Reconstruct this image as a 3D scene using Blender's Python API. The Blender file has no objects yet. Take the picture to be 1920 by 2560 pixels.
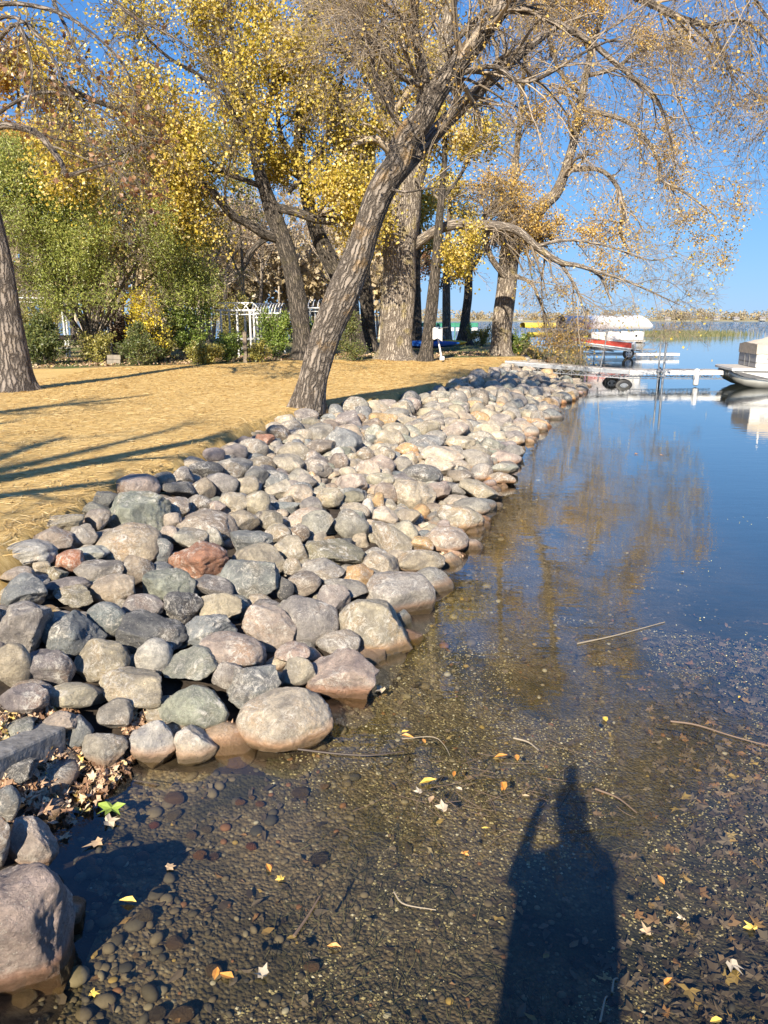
import bpy, math, random
import numpy as np
from mathutils import Vector, Matrix, Quaternion, Euler, noise
sc = bpy.context.scene
COL = sc.collection
rng = np.random.default_rng(11)
random.seed(5)
# ------------------------------------------------------------------ camera
F = 1849.0
PITCH = math.radians(14.58)
CAMZ = 2.4
cam_d = bpy.data.cameras.new("camera")
cam = bpy.data.objects.new("camera", cam_d); COL.objects.link(cam)
cam_d.sensor_fit = 'VERTICAL'; cam_d.sensor_height = 24.0
cam_d.lens = 12.0 * F / 1280.0
cam_d.clip_start = 0.12; cam_d.clip_end = 9000
cam.location = (0, 0, CAMZ)
cam.rotation_euler = (math.pi / 2 - PITCH, 0, 0)
sc.camera = cam
# ------------------------------------------------------------------ light
SUN_EL = math.radians(33.0); SUN_AZ = math.radians(16.0)
w = bpy.data.worlds.new("World"); sc.world = w; w.use_nodes = True
nt = w.node_tree; nt.nodes.clear()
sky = nt.nodes.new("ShaderNodeTexSky"); sky.sky_type = 'NISHITA'; sky.sun_disc = False
sky.sun_elevation = SUN_EL; sky.sun_rotation = math.pi + SUN_AZ
sky.altitude = 300; sky.air_density = 1.0; sky.dust_density = 0.1; sky.ozone_density = 3.0
bg = nt.nodes.new("ShaderNodeBackground"); bg.inputs[1].default_value = 0.15
out = nt.nodes.new("ShaderNodeOutputWorld")
# camera-like highlight roll-off of the physical sky, the same curve in every direction
sp_ = nt.nodes.new("ShaderNodeSeparateColor"); cb_ = nt.nodes.new("ShaderNodeCombineColor"); nt.links.new(sky.outputs[0], sp_.inputs[0])
for ch, (a_, k_) in enumerate([(.28, .09), (.62, .17), (1.30, .26)]):
    n1_, n2_, n3_ = (nt.nodes.new("ShaderNodeMath") for _ in range(3))
    n1_.operation = 'MULTIPLY'; n1_.inputs[1].default_value = a_; n2_.operation = 'MULTIPLY_ADD'; n2_.inputs[1].default_value = k_; n2_.inputs[2].default_value = 1.0; n3_.operation = 'DIVIDE'
    nt.links.new(sp_.outputs[ch], n1_.inputs[0]); nt.links.new(sp_.outputs[ch], n2_.inputs[0]); nt.links.new(n1_.outputs[0], n3_.inputs[0]); nt.links.new(n2_.outputs[0], n3_.inputs[1]); nt.links.new(n3_.outputs[0], cb_.inputs[ch])
nt.links.new(cb_.outputs[0], bg.inputs[0]); nt.links.new(bg.outputs[0], out.inputs[0])
sl = bpy.data.lights.new("sun", 'SUN'); sl.energy = 5.0; sl.angle = math.radians(0.55); sl.color = (1.0, 0.89, 0.72)
so = bpy.data.objects.new("sun", sl); COL.objects.link(so)
sd = Vector((math.sin(SUN_AZ) * math.cos(SUN_EL), math.cos(SUN_AZ) * math.cos(SUN_EL), -math.sin(SUN_EL)))
so.rotation_euler = sd.to_track_quat('-Z', 'Y').to_euler(); so.location = (-10, -30, 25)
vs = sc.view_settings
vs.view_transform = 'Standard'; vs.look = 'None'; vs.gamma = 1.0; vs.use_curve_mapping = False; vs.exposure = 1.0
sc.cycles.max_bounces = 6; sc.cycles.transparent_max_bounces = 12
sc.cycles.diffuse_bounces = 3; sc.cycles.glossy_bounces = 2; sc.cycles.transmission_bounces = 2
sc.cycles.caustics_reflective = False; sc.cycles.caustics_refractive = False
sc.cycles.use_denoising = True

# ------------------------------------------------------------------ helpers
CT, ST = math.cos(PITCH), math.sin(PITCH)
def raydir(u, v):
    c = (u - 960.0) / F; s = -(v - 1280.0) / F
    return np.array([c, CT + s * ST, -ST + s * CT])
def P(u, v, z=0.0):
    d = raydir(u, v); t = (z - CAMZ) / d[2]
    return np.array([0, 0, CAMZ]) + d * t
def PY(u, v, Y):
    d = raydir(u, v); t = Y / d[1]
    return np.array([0, 0, CAMZ]) + d * t
def depth(p):
    return p[1] * CT - (p[2] - CAMZ) * ST
def pxs(p):           # metres per source pixel at p
    return depth(p) / F
def uv_of(p):
    z = depth(p); return 960 + F * p[0] / z, 1280 - F * (p[1] * ST + (p[2] - CAMZ) * CT) / z

def tag(o, label=None, cat=None, group=None, kind=None):
    if label: o["label"] = label
    if cat: o["category"] = cat
    if group: o["group"] = group
    if kind: o["kind"] = kind
    return o
def empty(name, loc=(0, 0, 0), rz=0.0, **k):
    o = bpy.data.objects.new(name, None); COL.objects.link(o); o.empty_display_size = 0.2
    o.location = tuple(loc); o.rotation_euler = (0, 0, rz); tag(o, **k); return o
def link(name, me, mat=None, parent=None, loc=None, **k):
    o = bpy.data.objects.new(name, me); COL.objects.link(o)
    if mat is not None and len(me.materials) == 0: me.materials.append(mat)
    if parent is not None: o.parent = parent
    if loc is not None: o.location = tuple(loc)
    tag(o, **k); return o
def mesh_np(name, V, faces, smooth=True, attr=None):
    """faces: (M,k) int array of equal size polygons, or a list of such arrays"""
    me = bpy.data.meshes.new(name)
    if not isinstance(faces, list): faces = [faces]
    faces = [f for f in faces if len(f)]
    V = np.asarray(V, np.float32)
    me.vertices.add(len(V)); me.vertices.foreach_set("co", V.ravel())
    tot = sum(f.size for f in faces); npol = sum(len(f) for f in faces)
    me.loops.add(tot); me.polygons.add(npol)
    me.loops.foreach_set("vertex_index", np.concatenate([f.ravel() for f in faces]).astype(np.int32))
    sizes = np.concatenate([np.full(len(f), f.shape[1]) for f in faces]).astype(np.int32)
    starts = np.concatenate([[0], np.cumsum(sizes)[:-1]]).astype(np.int32)
    me.polygons.foreach_set("loop_start", starts)
    me.polygons.foreach_set("loop_total", sizes)
    me.polygons.foreach_set("use_smooth", np.full(npol, smooth, bool))
    if attr:
        for an, (ty, dat) in attr.items():
            a = me.attributes.new(an, ty, 'POINT')
            a.data.foreach_set("vector" if ty == 'FLOAT_VECTOR' else "value", np.asarray(dat, np.float32).ravel())
    me.update(calc_edges=True)
    return me
class MB:
    """collects boxes, bars, tubes, lathes into one mesh"""
    def __init__(s): s.V = []; s.F = []; s.n = 0
    def add(s, V, Fc):
        V = np.asarray(V, float); s.V.append(V)
        for f in Fc: s.F.append(tuple(i + s.n for i in f))
        s.n += len(V)
    def box(s, c, size, R=None):
        h = np.array(size) / 2.0
        V = np.array([[x, y, z] for x in (-1, 1) for y in (-1, 1) for z in (-1, 1)]) * h
        if R is not None: V = V @ np.array(R).T
        s.add(V + np.array(c), [(0, 1, 3, 2), (4, 6, 7, 5), (0, 4, 5, 1), (2, 3, 7, 6), (0, 2, 6, 4), (1, 5, 7, 3)]); return s
    def bar(s, a, b, w, h=None, up=(0, 0, 1)):
        a = np.array(a, float); b = np.array(b, float); d = b - a; L = np.linalg.norm(d); d = d / L
        up = np.array(up, float)
        if abs(d @ up) > .98: up = np.array([1., 0, 0])
        x = np.cross(d, up); x /= np.linalg.norm(x); y = np.cross(x, d)
        R = np.stack([x, d, y], 1); s.box((a + b) / 2, (w, L, h or w), R); return s
    def tube(s, pts, r, n=8, cap=True):
        pts = np.array(pts, float); m = len(pts); r = np.broadcast_to(np.array(r, float), (m,))
        T = np.gradient(pts, axis=0); T /= np.linalg.norm(T, axis=1)[:, None] + 1e-9
        ref = np.array([0, 0, 1.]) if abs(T[0, 2]) < .9 else np.array([1., 0, 0])
        A = np.cross(T, ref); A /= np.linalg.norm(A, axis=1)[:, None]; B = np.cross(T, A)
        th = np.arange(n) * 2 * math.pi / n
        V = pts[:, None] + r[:, None, None] * (np.cos(th)[None, :, None] * A[:, None] + np.sin(th)[None, :, None] * B[:, None])
        Fc = [(i * n + j, i * n + (j + 1) % n, (i + 1) * n + (j + 1) % n, (i + 1) * n + j) for i in range(m - 1) for j in range(n)]
        if cap: Fc += [tuple(range(n))[::-1], tuple(range((m - 1) * n, m * n))]
        s.add(V.reshape(-1, 3), Fc); return s
    def build(s, name, mat, parent=None, smooth=False, bevel=0, **k):
        me = bpy.data.meshes.new(name)
        me.from_pydata([tuple(v) for v in np.concatenate(s.V)], [], s.F)
        if smooth:
            me.polygons.foreach_set("use_smooth", [True] * len(me.polygons))
            try: me.set_sharp_from_angle(angle=0.7)
            except Exception: pass
        o = link(name, me, mat, parent, **k)
        if bevel:
            b = o.modifiers.new("bevel", 'BEVEL'); b.width = bevel; b.segments = 2; b.limit_method = 'ANGLE'
        return o
def catmull(pts, n):
    pts = np.array(pts, float)
    if len(pts) < 3:
        t = np.linspace(0, 1, n)[:, None]; return pts[0] * (1 - t) + pts[-1] * t
    p = np.vstack([2 * pts[0] - pts[1], pts, 2 * pts[-1] - pts[-2]])
    m = len(pts) - 1
    s = np.linspace(0, m - 1e-6, n); i = s.astype(int); t = (s - i)[:, None]
    a, b, c, d = p[i], p[i + 1], p[i + 2], p[i + 3]
    return 0.5 * (2 * b + (c - a) * t + (2 * a - 5 * b + 4 * c - d) * t ** 2 + (3 * b - a - 3 * c + d) * t ** 3)

# ---- node helper
class NT:
    def __init__(s, name):
        s.m = bpy.data.materials.new(name); s.m.use_nodes = True; s.t = s.m.node_tree; s.t.nodes.clear()
        s.out = s.t.nodes.new("ShaderNodeOutputMaterial")
    def n(s, ty, ins=None, **pr):
        nd = s.t.nodes.new("ShaderNode" + ty)
        for k, v in pr.items(): setattr(nd, k, v)
        for k, v in (ins or {}).items(): s.set(nd.inputs[k], v)
        return nd
    def set(s, sock, v):
        if isinstance(v, bpy.types.NodeSocket): s.t.links.new(v, sock)
        elif isinstance(v, bpy.types.Node): s.t.links.new(v.outputs[0], sock)
        else:
            if isinstance(v, (tuple, list)) and len(v) == 3 and sock.type == 'RGBA': v = (*v, 1)
            sock.default_value = v
    def noise(s, co, scale, detail=3, rough=.55, dist=0.0):
        return s.n("TexNoise", {"Vector": co, "Scale": scale, "Detail": detail, "Roughness": rough, "Distortion": dist})
    def ramp(s, fac, stops, interp='LINEAR'):
        r = s.n("ValToRGB", {0: fac}); cr = r.color_ramp; cr.interpolation = interp
        while len(cr.elements) < len(stops): cr.elements.new(.5)
        for e, (p, c) in zip(cr.elements, stops):
            e.position = p; e.color = (*c, 1) if isinstance(c, (tuple, list)) else (c, c, c, 1)
        return r.outputs[0]
    def mix(s, fac, a, b, mode='MIX'):
        m = s.n("Mix", data_type='RGBA', blend_type=mode)
        s.set(m.inputs[0], fac); s.set(m.inputs[6], a); s.set(m.inputs[7], b); return m.outputs[2]
    def math(s, op, a, b=0.0, clamp=False):
        m = s.n("Math", {0: a, 1: b}, operation=op); m.use_clamp = clamp; return m.outputs[0]
    def vmath(s, op, a, b):
        m = s.n("VectorMath", {0: a, 1: b}, operation=op); return m.outputs[0]
    def mapr(s, v, a, b, c=0.0, d=1.0):
        m = s.n("MapRange", {0: v, 1: a, 2: b, 3: c, 4: d}); return m.outputs[0]
    def bump(s, h, strength, dist=.01, normal=None):
        i = {"Height": h, "Strength": strength, "Distance": dist}
        if normal is not None: i["Normal"] = normal
        return s.n("Bump", i).outputs[0]
    def bsdf(s, color, rough=.8, normal=None, **k):
        b = s.n("BsdfPrincipled", {"Base Color": color, "Roughness": rough})
        if normal is not None: s.set(b.inputs["Normal"], normal)
        for kk, v in k.items(): s.set(b.inputs[kk.replace("_", " ")], v)
        s.t.links.new(b.outputs[0], s.out.inputs[0]); return b
def simple(name, col, rough=.6, metal=0.0, var=.12, scale=8.0, bump=0.0):
    m = NT(name); co = m.n("TexCoord").outputs["Object"]
    nz = m.noise(co, scale, 4)
    c = m.mix(m.mapr(nz.outputs[0], .3, .7), tuple(x * (1 - var) for x in col), tuple(min(1, x * (1 + var)) for x in col))
    m.bsdf(c, rough, m.bump(nz.outputs[0], bump, .01) if bump else None, Metallic=metal)
    return m.m
# ------------------------------------------------------------------ terrain
SHORE = [(90, -18), (12, -3.5), (4.0, -.7), (1.8, .5), (.2, 1.0), (-.7, 1.5)] + \
    [tuple(P(u, v, 0)[:2]) for u, v in [(20, 2500), (200, 2280), (165, 2110), (190, 1990), (250, 1925), (400, 1893), (500, 1886),
     (625, 1880), (740, 1835), (830, 1760), (925, 1690), (1030, 1600), (1090, 1500), (1172, 1400), (1225, 1295), (1275, 1205),
     (1315, 1125), (1375, 1065), (1420, 1015), (1462, 985), (1478, 966)]] + \
    [(7.6, 30.5), (8.2, 36), (11.5, 46), (12, 54), (7, 60), (-5, 64), (-120, 78)]
CREST = [(90, -20), (12, -5), (4.2, -1.9), (1.6, -.35), (.2, -.05), (-1.2, .5), (-2.5, 2.2)] + \
    [tuple(P(u, v, .75)[:2]) for u, v in [(0, 1410), (60, 1340), (240, 1235), (300, 1205), (390, 1185), (470, 1135), (560, 1090), (640, 1055), (720, 1030), (830, 1012)]] + \
    [tuple(P(u, v, .78)[:2]) for u, v in [(950, 988), (1100, 955)]] + [(3.0, 24.5), (4.6, 29.0), (5.9, 31.0), (6.2, 36), (8.8, 46), (9, 51), (5, 57), (-5, 61), (-120, 74)]
SHORE = np.array(SHORE); CREST = np.array(CREST)
def pdist(X, Y, L):
    d = np.full(X.shape, 1e9)
    for i in range(len(L) - 1):
        a = L[i]; e = L[i + 1] - a; l2 = e @ e
        t = np.clip(((X - a[0]) * e[0] + (Y - a[1]) * e[1]) / l2, 0, 1)
        d = np.minimum(d, np.hypot(X - a[0] - t * e[0], Y - a[1] - t * e[1]))
    return d
def inside(X, Y, L):
    poly = np.vstack([L, [[-400, L[-1][1]], [-400, L[0][1]]]])
    r = np.zeros(X.shape, bool); n = len(poly)
    for i in range(n):
        x0, y0 = poly[i]; x1, y1 = poly[(i + 1) % n]
        if y0 == y1: continue
        c = ((y0 > Y) != (y1 > Y)) & (X < (x1 - x0) * (Y - y0) / (y1 - y0) + x0)
        r ^= c
    return r
def wob(X, Y, s=1.0):
    return (np.sin(X * 1.7 * s + 1.3 * np.sin(Y * .9 * s)) + np.sin(Y * 2.3 * s + X * .6 * s + 2) + .6 * np.sin(X * 4.1 * s - Y * 3.3 * s)) / 2.6
def H(X, Y):
    X = np.asarray(X, float); Y = np.asarray(Y, float)
    ds = pdist(X, Y, SHORE); dc = pdist(X, Y, CREST)
    land = inside(X, Y, SHORE); top = inside(X, Y, CREST)
    hc = .75 + .13 * np.clip((Y - 18) / 14, 0, 1)
    t = ds / (ds + dc + 1e-6)
    slope = -.06 + (hc - .13) * t
    flat = hc + np.minimum(dc * .02, .12) + .02 * wob(X, Y, .5) * np.clip(dc, 0, 1)
    bed = -(.06 + .16 * (1 - np.exp(-ds * 1.3)) + .13 * ds) + .015 * wob(X, Y, 2)
    bed = np.maximum(bed, -3.0)
    return np.where(land, np.where(top, flat, slope), bed)
def onsurf(u, v, off=0.0):
    p = P(u, v, .3)
    for _ in range(14):
        z = float(H(p[0:1], p[1:2])[0]) + off
        z = .5 * z + .5 * p[2]
        p = P(u, v, min(z, 2.0))
    return p
def axis(bounds, fine, grow, lim):
    a, b = bounds; xs = list(np.arange(a, b, fine)); s = fine; x = a
    left = []
    while x > lim[0]: s *= grow; x -= s; left.append(x)
    s = fine; x = xs[-1]; right = []
    while x < lim[1]: s *= grow; x += s; right.append(x)
    return np.array(left[::-1] + xs + right)
gx = axis((-9, 11), .13, 1.12, (-110, 95)); gy = axis((-1, 33), .13, 1.10, (-30, 84))
GX, GY = np.meshgrid(gx, gy, indexing='ij'); GZ = H(GX, GY)
LAND = inside(GX, GY, SHORE)
top = inside(GX, GY, CREST)
dcr = pdist(GX, GY, CREST)
far_edge = 24.0 + np.clip((GX + 9) * .55, -1, 8.5) + .5 * wob(GX, GY, .7)
strawm = np.where(top, 1.0, np.clip(1 - dcr / .25, 0, 1)) * (GY < far_edge) * (GX < 6.6)
V = np.stack([GX, GY, GZ], -1).reshape(-1, 3)
nx, ny = GX.shape
idx = np.arange(nx * ny).reshape(nx, ny)
Q = np.stack([idx[:-1, :-1], idx[1:, :-1], idx[1:, 1:], idx[:-1, 1:]], -1).reshape(-1, 4)
lf = LAND.reshape(-1)[Q].any(1)
def sub(Q, mask):
    q = Q[mask]; u, inv = np.unique(q, return_inverse=True); return u, inv.reshape(q.shape)
# ground
m = NT("ground")
co = m.n("NewGeometry").outputs["Position"]
st = m.n("Attribute", attribute_name="straw").outputs["Fac"]
sl_ = m.n("Attribute", attribute_name="soil").outputs["Fac"]
stre = m.n("Mapping", {"Vector": co, "Scale": (1.0, 3.0, 1.0), "Rotation": (0, 0, .35)})
n1 = m.noise(stre, 9, 6, .75, .6); n2 = m.noise(co, .9, 4, .6); n3 = m.noise(stre, 60, 4, .7, .5)
sc1 = m.ramp(n1.outputs[0], [(.32, (.22, .125, .04)), (.44, (.52, .34, .10)), (.58, (.69, .49, .19)), (.72, (.80, .62, .30))])
sc2 = m.mix(m.mapr(n3.outputs[0], .35, .65), sc1, m.ramp(n2.outputs[0], [(.3, (.38, .235, .08)), (.7, (.70, .51, .23))]), 'MIX')
straw = m.mix(.5, sc1, sc2)
g1 = m.noise(co, 25, 5, .7); g2 = m.noise(co, .8, 3)
grass = m.mix(m.mapr(g2.outputs[0], .42, .6), m.ramp(g1.outputs[0], [(.3, (.035, .05, .015)), (.55, (.10, .14, .035)), (.75, (.25, .25, .08))]),
              m.ramp(g1.outputs[0], [(.3, (.09, .06, .03)), (.5, (.28, .19, .09)), (.7, (.5, .38, .2))]))
c = m.mix(st, grass, straw)
soil = m.ramp(m.noise(co, 14, 5).outputs[0], [(.3, (.018, .013, .009)), (.7, (.07, .05, .035))])
c = m.mix(sl_, c, soil)
m.bsdf(c, .95, m.bump(m.math('ADD', n1.outputs[0], n3.outputs[0]), .55, .02))
M_GROUND = m.m
u_, q_ = sub(Q, lf)
soilm = np.where(top, 0, 1.0) * (1 - strawm)
gm = mesh_np("ground", V[u_], q_, True, {"straw": ('FLOAT', strawm.reshape(-1)[u_]), "soil": ('FLOAT', soilm.reshape(-1)[u_])})
link("ground", gm, M_GROUND, kind="structure")
# lake bed
m = NT("lake_bed")
co = m.n("NewGeometry").outputs["Position"]
a1 = m.noise(co, 1.1, 5, .65, .5); a2 = m.noise(co, 30, 5, .7); a3 = m.noise(co, 7, 4, .7)
c = m.mix(m.mapr(a2.outputs[0], .3, .7), (.085, .064, .038), (.21, .165, .105))
vg = m.n("TexVoronoi", {"Vector": co, "Scale": 52.0, "Randomness": 1.0}); vh = m.n("TexVoronoi", {"Vector": co, "Scale": 110.0, "Randomness": 1.0})
vcol = m.ramp(m.n("SeparateColor", {0: vg.outputs["Color"]}).outputs[0], [(0, (.06, .05, .035)), (.35, (.15, .12, .08)), (.6, (.22, .18, .12)), (.85, (.30, .22, .12)), (1, (.40, .36, .27))])
c = m.mix(m.mapr(vg.outputs["Distance"], .75, .35, 0, .75), c, vcol)
c = m.mix(m.mapr(a1.outputs[0], .46, .62), c, m.mix(m.mapr(a3.outputs[0], .35, .65), (.022, .022, .012), (.07, .062, .03)))
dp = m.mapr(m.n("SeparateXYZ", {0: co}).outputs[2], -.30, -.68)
c = m.mix(dp, c, (.022, .028, .022))  # bed painted darker with depth, standing in for light the water absorbs
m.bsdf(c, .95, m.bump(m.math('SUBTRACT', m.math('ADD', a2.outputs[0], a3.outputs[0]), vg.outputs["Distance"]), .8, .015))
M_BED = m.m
u_, q_ = sub(Q, ~lf)
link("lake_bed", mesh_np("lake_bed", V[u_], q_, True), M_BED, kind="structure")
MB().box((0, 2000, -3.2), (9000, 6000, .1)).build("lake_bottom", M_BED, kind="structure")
# water
m = NT("lake_water")
co = m.n("NewGeometry").outputs["Position"]
sy = m.n("SeparateXYZ", {0: co})
mp1 = m.n("Mapping", {"Vector": co, "Scale": (.8, 2.0, 1.0), "Rotation": (0, 0, .1)})
w1 = m.noise(mp1, 3.2, 3, .5, .3); w2 = m.noise(mp1, .55, 3, .55, .2); w3 = m.noise(mp1, 11, 2, .5, .2)
near = m.math('ADD', m.math('MULTIPLY', w1.outputs[0], .0050), m.math('ADD', m.math('MULTIPLY', w2.outputs[0], .009), m.math('MULTIPLY', w3.outputs[0], .0010)))
farw = m.math('MULTIPLY', m.math('ADD', m.noise(co, 1.4, 4, .6).outputs[0], m.noise(mp1, .33, 3).outputs[0]), .55)
ff = m.mapr(m.math('ADD', sy.outputs[1], m.math('MULTIPLY', w2.outputs[0], 40)), 120, 190)
mixh = m.n("Mix", data_type='FLOAT'); m.set(mixh.inputs[0], ff); m.set(mixh.inputs[2], near); m.set(mixh.inputs[3], farw)
nb = m.bump(mixh.outputs[0], 1.0, .35)
inc = m.n("NewGeometry").outputs["Incoming"]
dt = m.n("VectorMath", {0: inc, 1: nb}, operation='DOT_PRODUCT').outputs["Value"]
cs_ = m.math('SUBTRACT', 1.0, m.math('ABSOLUTE', dt), True)
fr = m.n("Math", {0: m.math('MULTIPLY', m.math('POWER', cs_, 3.2), .98), 1: .02}, operation='ADD')
tr = m.n("BsdfTransparent", {"Color": (.79, .77, .67)})
gl = m.n("BsdfGlossy", {"Color": (.98, .99, 1.0), "Roughness": 0.0, "Normal": nb})
mx = m.n("MixShader", {0: fr.outputs[0], 1: tr.outputs[0], 2: gl.outputs[0]})
m.t.links.new(mx.outputs[0], m.out.inputs[0])
M_WATER = m.m
xs = [-3000, -110, 110, 3000]; ys = [-300, 80, 400, 2600]
WV = [(x, y, 0) for y in ys for x in xs]
WF = np.array([[j * 4 + i, j * 4 + i + 1, (j + 1) * 4 + i + 1, (j + 1) * 4 + i] for j in range(3) for i in range(3)])
link("lake_water", mesh_np("lake_water", WV, WF, False), M_WATER, kind="structure")

# ------------------------------------------------------------------ straw blades
def blades(N, X, Y, L, wd, lift, name, mat, kind="stuff", zoff=0.004, ang=None):
    th = rng.uniform(0, math.pi * 2, N) if ang is None else ang
    dx, dy = np.cos(th), np.sin(th)
    z = H(X, Y) + zoff
    p0 = np.stack([X, Y, z + rng.uniform(0, .012, N)], 1)
    l = L[:, None]; d = np.stack([dx, dy, rng.uniform(-.04, 1, N) * lift], 1)
    bend = np.stack([-dy, dx, np.zeros(N)], 1) * rng.normal(0, .15, N)[:, None]
    p1 = p0 + l * (d * .5 + bend * .5); p2 = p0 + l * (d + bend * 0); p2[:, 2] = p0[:, 2] + (p1[:, 2] - p0[:, 2]) * rng.uniform(-.2, 1.2, N)
    s = np.stack([-dy, dx, rng.uniform(-.5, .5, N)], 1) * (wd[:, None] / 2)
    VV = np.stack([p0 - s, p0 + s, p1 + s, p1 - s, p2 + s * .5, p2 - s * .5], 1).reshape(-1, 3)
    b = np.arange(N)[:, None] * 6
    QQ = np.concatenate([b + np.array([[0, 1, 2, 3]]), b + np.array([[3, 2, 4, 5]])])
    return link(name, mesh_np(name, VV, QQ, False), mat, kind=kind)
m = NT("straw_blades"); ri = m.n("NewGeometry").outputs["Random Per Island"]
c = m.ramp(ri, [(0, (.30, .19, .08)), (.3, (.52, .34, .12)), (.65, (.68, .47, .18)), (1, (.80, .62, .32))])
m.bsdf(c, .6); M_STRAW = m.m
def sample(N, x0, x1, y0, y1, test):
    X = rng.uniform(x0, x1, N); Y = y0 + (y1 - y0) * rng.uniform(0, 1, N) ** 1.25; k = test(X, Y); return X[k], Y[k]
def straw_test(X, Y):
    d = pdist(X, Y, CREST); t = inside(X, Y, CREST)
    fe = 23.7 + np.clip((X + 9) * .55, -1, 8.5)
    u = 960 + F * X / np.maximum(Y * CT, .1)
    return (t | (d < .16)) & (Y < fe) & (u > -80) & (X < 6)
X, Y = sample(200000, -9, 6, 4.2, 31, straw_test)
N = len(X); X = X[:48000]; Y = Y[:48000]; N = len(X)
blades(N, X, Y, rng.uniform(.05, .17, N), rng.uniform(.003, .007, N) * (1 + Y / 24), .18, "straw_mulch", M_STRAW)
# ragged straw fringe over the top row of stones
X, Y = sample(45000, -4, 5, 4, 29, lambda X, Y: (pdist(X, Y, CREST) < .20) & (960 + F * X / (Y * CT) > -80)); N = len(X)
blades(N, X, Y, rng.uniform(.08, .24, N), rng.uniform(.003, .006, N), .40, "straw_fringe", M_STRAW, zoff=.01)

# ------------------------------------------------------------------ rocks
m = NT("boulder_stone")
oi = m.n("ObjectInfo")
tc = m.n("NewGeometry").outputs["Position"]
off = m.n("CombineXYZ", {0: m.math('MULTIPLY', oi.outputs["Random"], 37.0), 1: m.math('MULTIPLY', oi.outputs["Random"], 91.0), 2: 0.0})
co = m.vmath('ADD', tc, off.outputs[0])
n1 = m.noise(co, 5.0, 5, .65, .6); n2 = m.noise(co, 38, 6, .75, .2); n3 = m.noise(co, 2.6, 3, .5, .8)
base = oi.outputs["Color"]
c = m.mix(m.mapr(n1.outputs[0], .36, .62), m.mix(1.0, base, (.52, .52, .55), 'MULTIPLY'), m.mix(1.0, base, (1.30, 1.27, 1.18), 'MULTIPLY'))
c = m.mix(m.math('MULTIPLY', m.mapr(n3.outputs[0], .52, .66), .65), c, m.mix(1.0, base, (1.2, .95, .70), 'MULTIPLY'))
c = m.mix(m.mapr(n2.outputs[0], .40, .60, .0, .65), c, m.mix(1.0, base, (.48, .48, .48), 'MULTIPLY'))
# pale lime crust: blotches and thin scratches
vq = m.noise(co, 13, 8, .88, 1.0); vr = m.noise(co, 7, 5, .7, 2.2)
blot = m.mapr(vq.outputs[0], .528, .562)
scr = m.mapr(m.math('ABSOLUTE', m.math('SUBTRACT', vr.outputs[0], .5)), .016, .004)
crust = m.math('MULTIPLY', m.math('MAXIMUM', blot, m.math('MULTIPLY', scr, .7)), m.mapr(n3.outputs[0], .42, .56, .10, 1))
c = m.mix(m.math('MULTIPLY', crust, .80), c, (.78, .73, .64))
sp = m.n("TexVoronoi", {"Vector": co, "Scale": 60.0, "Randomness": 1.0})
c = m.mix(m.math('MULTIPLY', m.math('LESS_THAN', sp.outputs["Distance"], .22), .45), c, m.mix(m.math('GREATER_THAN', n2.outputs[0], .5), (.06, .055, .05), (.72, .66, .56)))
pos = m.n("NewGeometry").outputs["Position"]
zz = m.n("SeparateXYZ", {0: pos}).outputs[2]
zw = m.math('ADD', zz, m.math('MULTIPLY', n1.outputs[0], -.05))
wet = m.mapr(zw, .045, .005)
c = m.mix(m.mapr(zw, .085, .03, 0, .65), c, m.mix(1.0, base, (1.05, .62, .36), 'MULTIPLY'))
c = m.mix(wet, c, m.mix(1.0, base, (.36, .27, .18), 'MULTIPLY'))
rgh = m.mapr(wet, 0, 1, .86, .3)
hh = m.math('ADD', m.math('MULTIPLY', n1.outputs[0], 1.2), m.math('ADD', m.math('MULTIPLY', n2.outputs[0], .45), m.math('MULTIPLY', vq.outputs[0], .8)))
m.bsdf(c, rgh, m.bump(hh, 1.0, .036))
M_ROCK = m.m

def ico(sub):
    t = (1 + 5 ** .5) / 2
    V = np.array([(-1, t, 0), (1, t, 0), (-1, -t, 0), (1, -t, 0), (0, -1, t), (0, 1, t), (0, -1, -t), (0, 1, -t), (t, 0, -1), (t, 0, 1), (-t, 0, -1), (-t, 0, 1)], float)
    Fc = np.array([(0, 11, 5), (0, 5, 1), (0, 1, 7), (0, 7, 10), (0, 10, 11), (1, 5, 9), (5, 11, 4), (11, 10, 2), (10, 7, 6), (7, 1, 8), (3, 9, 4), (3, 4, 2), (3, 2, 6), (3, 6, 8), (3, 8, 9), (4, 9, 5), (2, 4, 11), (6, 2, 10), (8, 6, 7), (9, 8, 1)])
    V /= np.linalg.norm(V, axis=1)[:, None]
    for _ in range(sub):
        e = np.sort(np.concatenate([Fc[:, [0, 1]], Fc[:, [1, 2]], Fc[:, [2, 0]]]), axis=1)
        ue, inv = np.unique(e, axis=0, return_inverse=True); inv = inv.reshape(-1)
        mid = V[ue].sum(1); mid /= np.linalg.norm(mid, axis=1)[:, None]
        n = len(V); V = np.vstack([V, mid]); k = len(Fc)
        a, b, c = inv[:k] + n, inv[k:2 * k] + n, inv[2 * k:] + n
        Fc = np.concatenate([np.stack([Fc[:, 0], a, c], 1), np.stack([Fc[:, 1], b, a], 1), np.stack([Fc[:, 2], c, b], 1), np.stack([a, b, c], 1)])
    return V, Fc
ICO = {k: ico(k) for k in (1, 2, 3, 4, 5)}
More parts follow.
